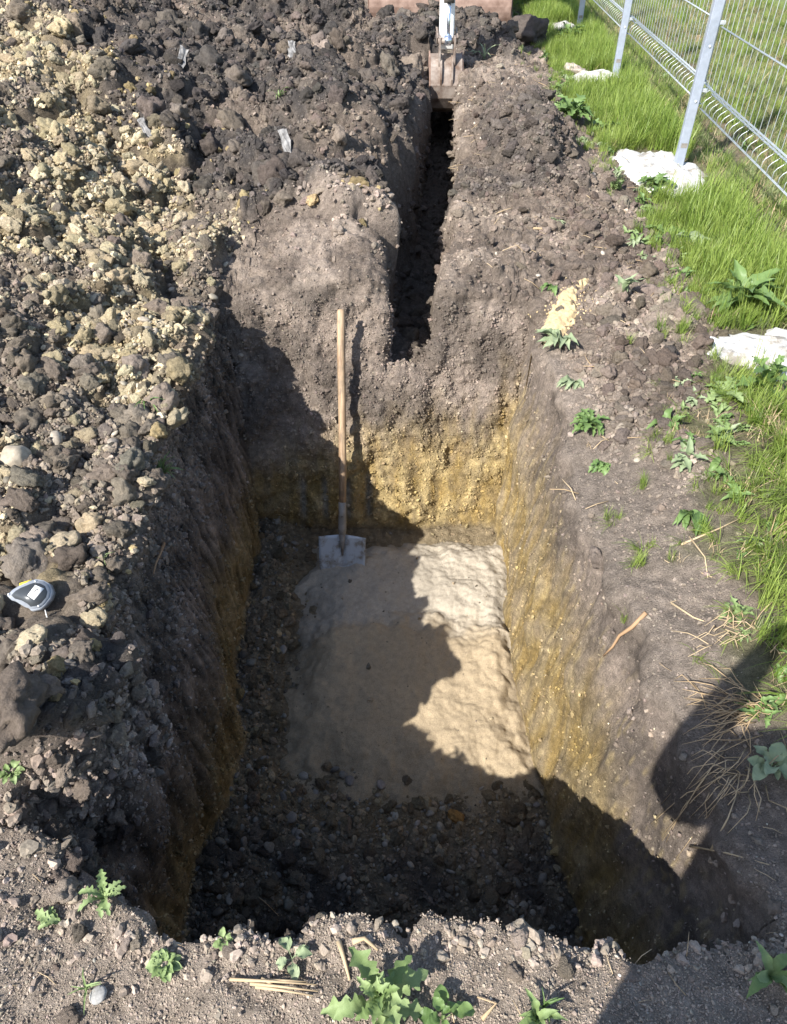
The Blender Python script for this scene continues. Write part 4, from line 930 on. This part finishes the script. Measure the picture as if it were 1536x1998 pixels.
# sand grains round the spill
sg = (S(1-np.hypot((X-(A.x+Bp.x)/2), (Y-(A.y+Bp.y)/2)*.6)/.22)*top*AR).reshape(-1); sg /= sg.sum(); si = rng.choice(len(sg), 900, p=sg)
tn = np.abs((Pv[si, 0]-A.x)*pn[0]+(Pv[si, 1]-A.y)*pn[1]); si = si[tn < rng.exponential(.05, len(si))+.02]
go_ = scatter_object('sand_grains', proto_coll('sand_grains_piece', SML), Pv[si], rng.uniform(0, 6.28, (len(si), 3)), rng.uniform(.002, .006, len(si))[:, None]*np.ones((1, 3)), rng.integers(0, 6, len(si)), jit([.50, .385, .22], si, .12))
tag(go_, 'loose sand grains scattered round the spilled sand trail', 'sand')
# dry stalks, roots and straw
def stalk(name, pts, rad, m, label, cat, lift=.006, group=None):
    P3 = []
    for i, (px, py) in enumerate(pts):
        l, n = hit(px, py); P3.append(l+n*lift)
    if len(P3) == 2: P3 = [P3[0], (P3[0]+P3[1])/2+Vector((0, 0, .004)), P3[1]]
    rs = [rad*(1-.6*i/(len(P3)-1)) for i in range(len(P3))]
    return tag(tube_o(name, P3, rs, m, None, 7), label, cat, group)
for i, (a, b) in enumerate([((448, 1918), (618, 1926)), ((490, 1922), (622, 1938)), ((500, 1928), (612, 1945)), ((512, 1912), (540, 1928)), ((515, 1916), (600, 1922))]):
    stalk('dry_straw', [a, b], .0032, 'straw', 'dry straw stalk in the bundle lying left of the large thistle', 'straw', .008, 'straw bundle in front of the pit')
stalk('dry_straw', [(662, 1838), (672, 1870), (684, 1915)], .0055, 'straw', 'short thick straw standing above the large thistle', 'straw')
stalk('dry_straw', [(688, 1842), (712, 1838), (735, 1858)], .006, 'straw', 'curled pale husk at the pit edge above the thistle', 'straw', .012)
stalk('twig', [(495, 1742), (518, 1760), (542, 1790)], .0022, 'straw', 'thin forked twig sticking up at the near pit edge', 'twig', .01)
stalk('root', [(312, 1062), (305, 1085), (296, 1100), (292, 1122)], .0055, 'root', 'short pale root sticking from the shaded left pit bank', 'root', .015)
stalk('root', [(1262, 1198), (1238, 1222), (1214, 1240), (1200, 1262), (1182, 1280)], .007, 'root', 'dark curved root on the bare slope right of the pit', 'root', .008)
stalk('dry_straw', [(1310, 1178), (1355, 1208), (1440, 1240)], .0035, 'straw', 'long straw stalk on the bare soil below the right grass', 'straw')
stalk('dry_straw', [(1330, 1065), (1400, 1035), (1462, 1005)], .0035, 'straw', 'straw stalk at the foot of the drooping grass', 'straw')
stalk('dry_straw', [(1345, 1050), (1375, 1090), (1382, 1130)], .003, 'straw', 'bent straw beneath the drooping grass right of the pit', 'straw')
stalk('dry_straw', [(1040, 447), (1075, 449), (1090, 452)], .007, 'straw', 'pale stick on the brown soil below the dark mound', 'straw')
stalk('dry_straw', [(1392, 1658), (1420, 1600), (1440, 1545)], .0028, 'straw', 'dark straw stalk upright in the photographer shadow', 'straw')
stalk('dry_straw', [(1350, 1650), (1420, 1665), (1500, 1690)], .0028, 'straw', 'long straw lying in the photographer shadow', 'straw')
stalk('dry_straw', [(940, 1990), (968, 1960), (930, 1945)], .004, 'straw', 'bent straw between the two bottom weeds', 'straw')
def straw_fan(px, py, n_, ln, az0, spread, label, seed):
    l, nn = hit(px, py); r = random.Random(seed); V = []; Fs = []
    for _ in range(n_):
        az = az0+r.gauss(0, spread); L2 = ln*r.uniform(.4, 1.1); b = l+Vector((r.gauss(0, .03), r.gauss(0, .03), .004)); pts = []
        for k in range(4):
            t = k/3; q = b+Vector((math.cos(az+.5*r.gauss(0, .4)*t), math.sin(az), 0))*L2*t; z = max(drop(q.x, q.y).z+.006, b.z-.3)+.05*math.sin(t*2.4)*r.random(); pts.append((q.x, q.y, z))
        a, f = tube(pts, [.0016, .0014, .0012, .0006], 5); o_ = len(V); V += a; Fs += [tuple(i+o_ for i in q) for q in f]
    return tag(link('dry_grass_clump', py_mesh('dry_grass_clump', V, Fs, True), 'straw'), label, 'dry grass')
straw_fan(1462, 1385, 60, .13, 3.2, .5, 'fan of dry straw-coloured grass at the edge of the shadow on the right', 5)
straw_fan(1430, 1500, 36, .11, 3.6, .6, 'shaded dry grass clump below the sunlit straw fan', 6)
straw_fan(1440, 1245, 22, .09, 3.4, .6, 'small dry grass clump under the grass edge above the straw fan', 7)
# loose straw bits
nb_ = 420; pb = (m_flat*(near_strip+.6*rough_r+.5*should_c)*AR*vis).reshape(-1); pb /= pb.sum(); bi = rng.choice(len(pb), nb_, p=pb)
SB = [(lambda V, Fs: py_mesh('straw_bit', V, Fs, True))(*tube([(0, 0, 0), (.5, .06*(i-1), .05), (1, 0, .02*i)], [.022, .02, .014], 5)) for i in range(3)]
for me in SB: me.materials.append(MATS['straw'])
so = scatter_object('straw_bits', proto_coll('straw_bit_piece', SB), Pv[bi]+[0, 0, .004], np.stack([rng.normal(0, .2, nb_), rng.normal(0, .2, nb_), rng.uniform(0, 6.28, nb_)], 1), (np.where(Pv[bi, 1] < 1, rng.uniform(.012, .05, nb_), rng.uniform(.03, .11, nb_)))[:, None]*np.ones((1, 3)), rng.integers(0, 3, nb_))
tag(so, 'scattered short bits of dry straw over the bare soil', 'straw')

# ------------------------------------------------------------------ the photographer (stands behind the camera; the shadow falls into view)
pe = empty('person', (-.06, -.34, drop(-.06, -.34).z)); tag(pe, 'person in dark clothes holding up a phone, whose shadow falls at lower right', 'person')
J = {'pel': (0, 0, .93, .160), 'wai': (0, .005, 1.08, .165), 'che': (0, .01, 1.28, .185), 'nb': (0, .005, 1.43, .075), 'nk': (0, .02, 1.50, .055), 'hd0': (0, .035, 1.57, .075), 'hd1': (0, .03, 1.66, .095), 'hd2': (0, .02, 1.735, .06)}
E_ = [('pel', 'wai'), ('wai', 'che'), ('che', 'nb'), ('nb', 'nk'), ('nk', 'hd0'), ('hd0', 'hd1'), ('hd1', 'hd2')]
for s_, t in ((-1, 'l'), (1, 'r')):
    J.update({'sh'+t: (s_*.19, .0, 1.40, .090), 'el'+t: (s_*.31, .09, 1.08, .085), 'wr'+t: (s_*.11, .265, 1.425, .036), 'pa'+t: (s_*.085, .285, 1.47, .030),
              'hp'+t: (s_*.09, 0, .88, .095), 'kn'+t: (s_*.11, .02, .48, .062), 'an'+t: (s_*.12, -.02, .09, .042), 'to'+t: (s_*.14, .13, .03, .035)})
    E_ += [('che', 'sh'+t), ('sh'+t, 'el'+t), ('el'+t, 'wr'+t), ('wr'+t, 'pa'+t), ('pel', 'hp'+t), ('hp'+t, 'kn'+t), ('kn'+t, 'an'+t), ('an'+t, 'to'+t)]
    for f_ in range(4):
        z = 1.475+.022*f_; J['f%d%s' % (f_, t)] = (s_*.078, .300, z, .0095); J['g%d%s' % (f_, t)] = (s_*.050, .292, z+.006, .009); E_ += [('pa'+t, 'f%d%s' % (f_, t)), ('f%d%s' % (f_, t), 'g%d%s' % (f_, t))]
    J['t0'+t] = (s_*.070, .275, 1.49, .011); J['t1'+t] = (s_*.045, .268, 1.515, .009); E_ += [('pa'+t, 't0'+t), ('t0'+t, 't1'+t)]
keys = list(J); me = bpy.data.meshes.new('body'); me.from_pydata([J[k][:3] for k in keys], [(keys.index(a), keys.index(b)) for a, b in E_], []); me.update()
body = link('body', me, None, pe); md = body.modifiers.new('skin', 'SKIN'); md.use_smooth_shade = True
for i, k in enumerate(keys):
    sv = me.skin_vertices[0].data[i]; rr_ = J[k][3]; sv.radius = (rr_, rr_*(.72 if k in ('pel', 'wai', 'che') else 1)); sv.use_root = (k == 'pel')
body.modifiers.new('sub', 'SUBSURF').levels = 1; body.modifiers['sub'].render_levels = 1
def person_b(m, t, b):
    sp = N(t, 'ShaderNodeSeparateXYZ'); t.links.new(N(t, 'ShaderNodeTexCoord').outputs['Object'], sp.inputs[0])
    c = mixc(t, 'MIX', maprange(t, sp.outputs[2], .955, .957, 0, 1), (.04, .06, .13), (.05, .07, .12))
    sk = maprange(t, sp.outputs[2], 1.475, 1.478, 0, 1); hd = maprange(t, sp.outputs[1], .255, .257, 0, 1)
    mx = N(t, 'ShaderNodeMath', operation='MAXIMUM'); t.links.new(sk, mx.inputs[0]); t.links.new(hd, mx.inputs[1])
    c = mixc(t, 'MIX', mx.outputs[0], c, (.55, .33, .24)); c = mixc(t, 'MIX', maprange(t, sp.outputs[2], .075, .078, 1, 0), c, (.03, .03, .03)); t.links.new(c, b.inputs['Base Color'])
mat('clothed', build=person_b); me.materials.append(MATS['clothed'])
hr = link('hair', lump_mesh('hair', 3, 77, .25, 1.0, 'hair', False), None, pe); hr.scale = (.10, .115, .085); hr.location = (0, .0, 1.715)
for s_ in (-1, 1):
    e = link('ear', lump_mesh('ear', 2, 78, .1, 1, 'skin', False), None, pe); e.scale = (.012, .022, .032); e.location = (s_*.098, .03, 1.645)
    e = link('eye', lump_mesh('eye', 2, 79, .0, 1, 'sticker', False), None, pe); e.scale = (.012, .01, .010); e.location = (s_*.034, .118, 1.655)
e = link('nose', lump_mesh('nose', 2, 80, .1, 1, 'skin', False), None, pe); e.scale = (.014, .022, .026); e.location = (0, .130, 1.625)
e = link('mouth', lump_mesh('mouth', 2, 81, .05, 1, 'red_tip', False), None, pe); e.scale = (.025, .008, .006); e.location = (0, .118, 1.588)
ph = box('smartphone', (0, -.02, 1.535), (.155, .008, .075), 'phone_black', None, .003, (-PITCH, 0, 0)); tag(ph, 'black smartphone held up in both hands by the photographer', 'phone')
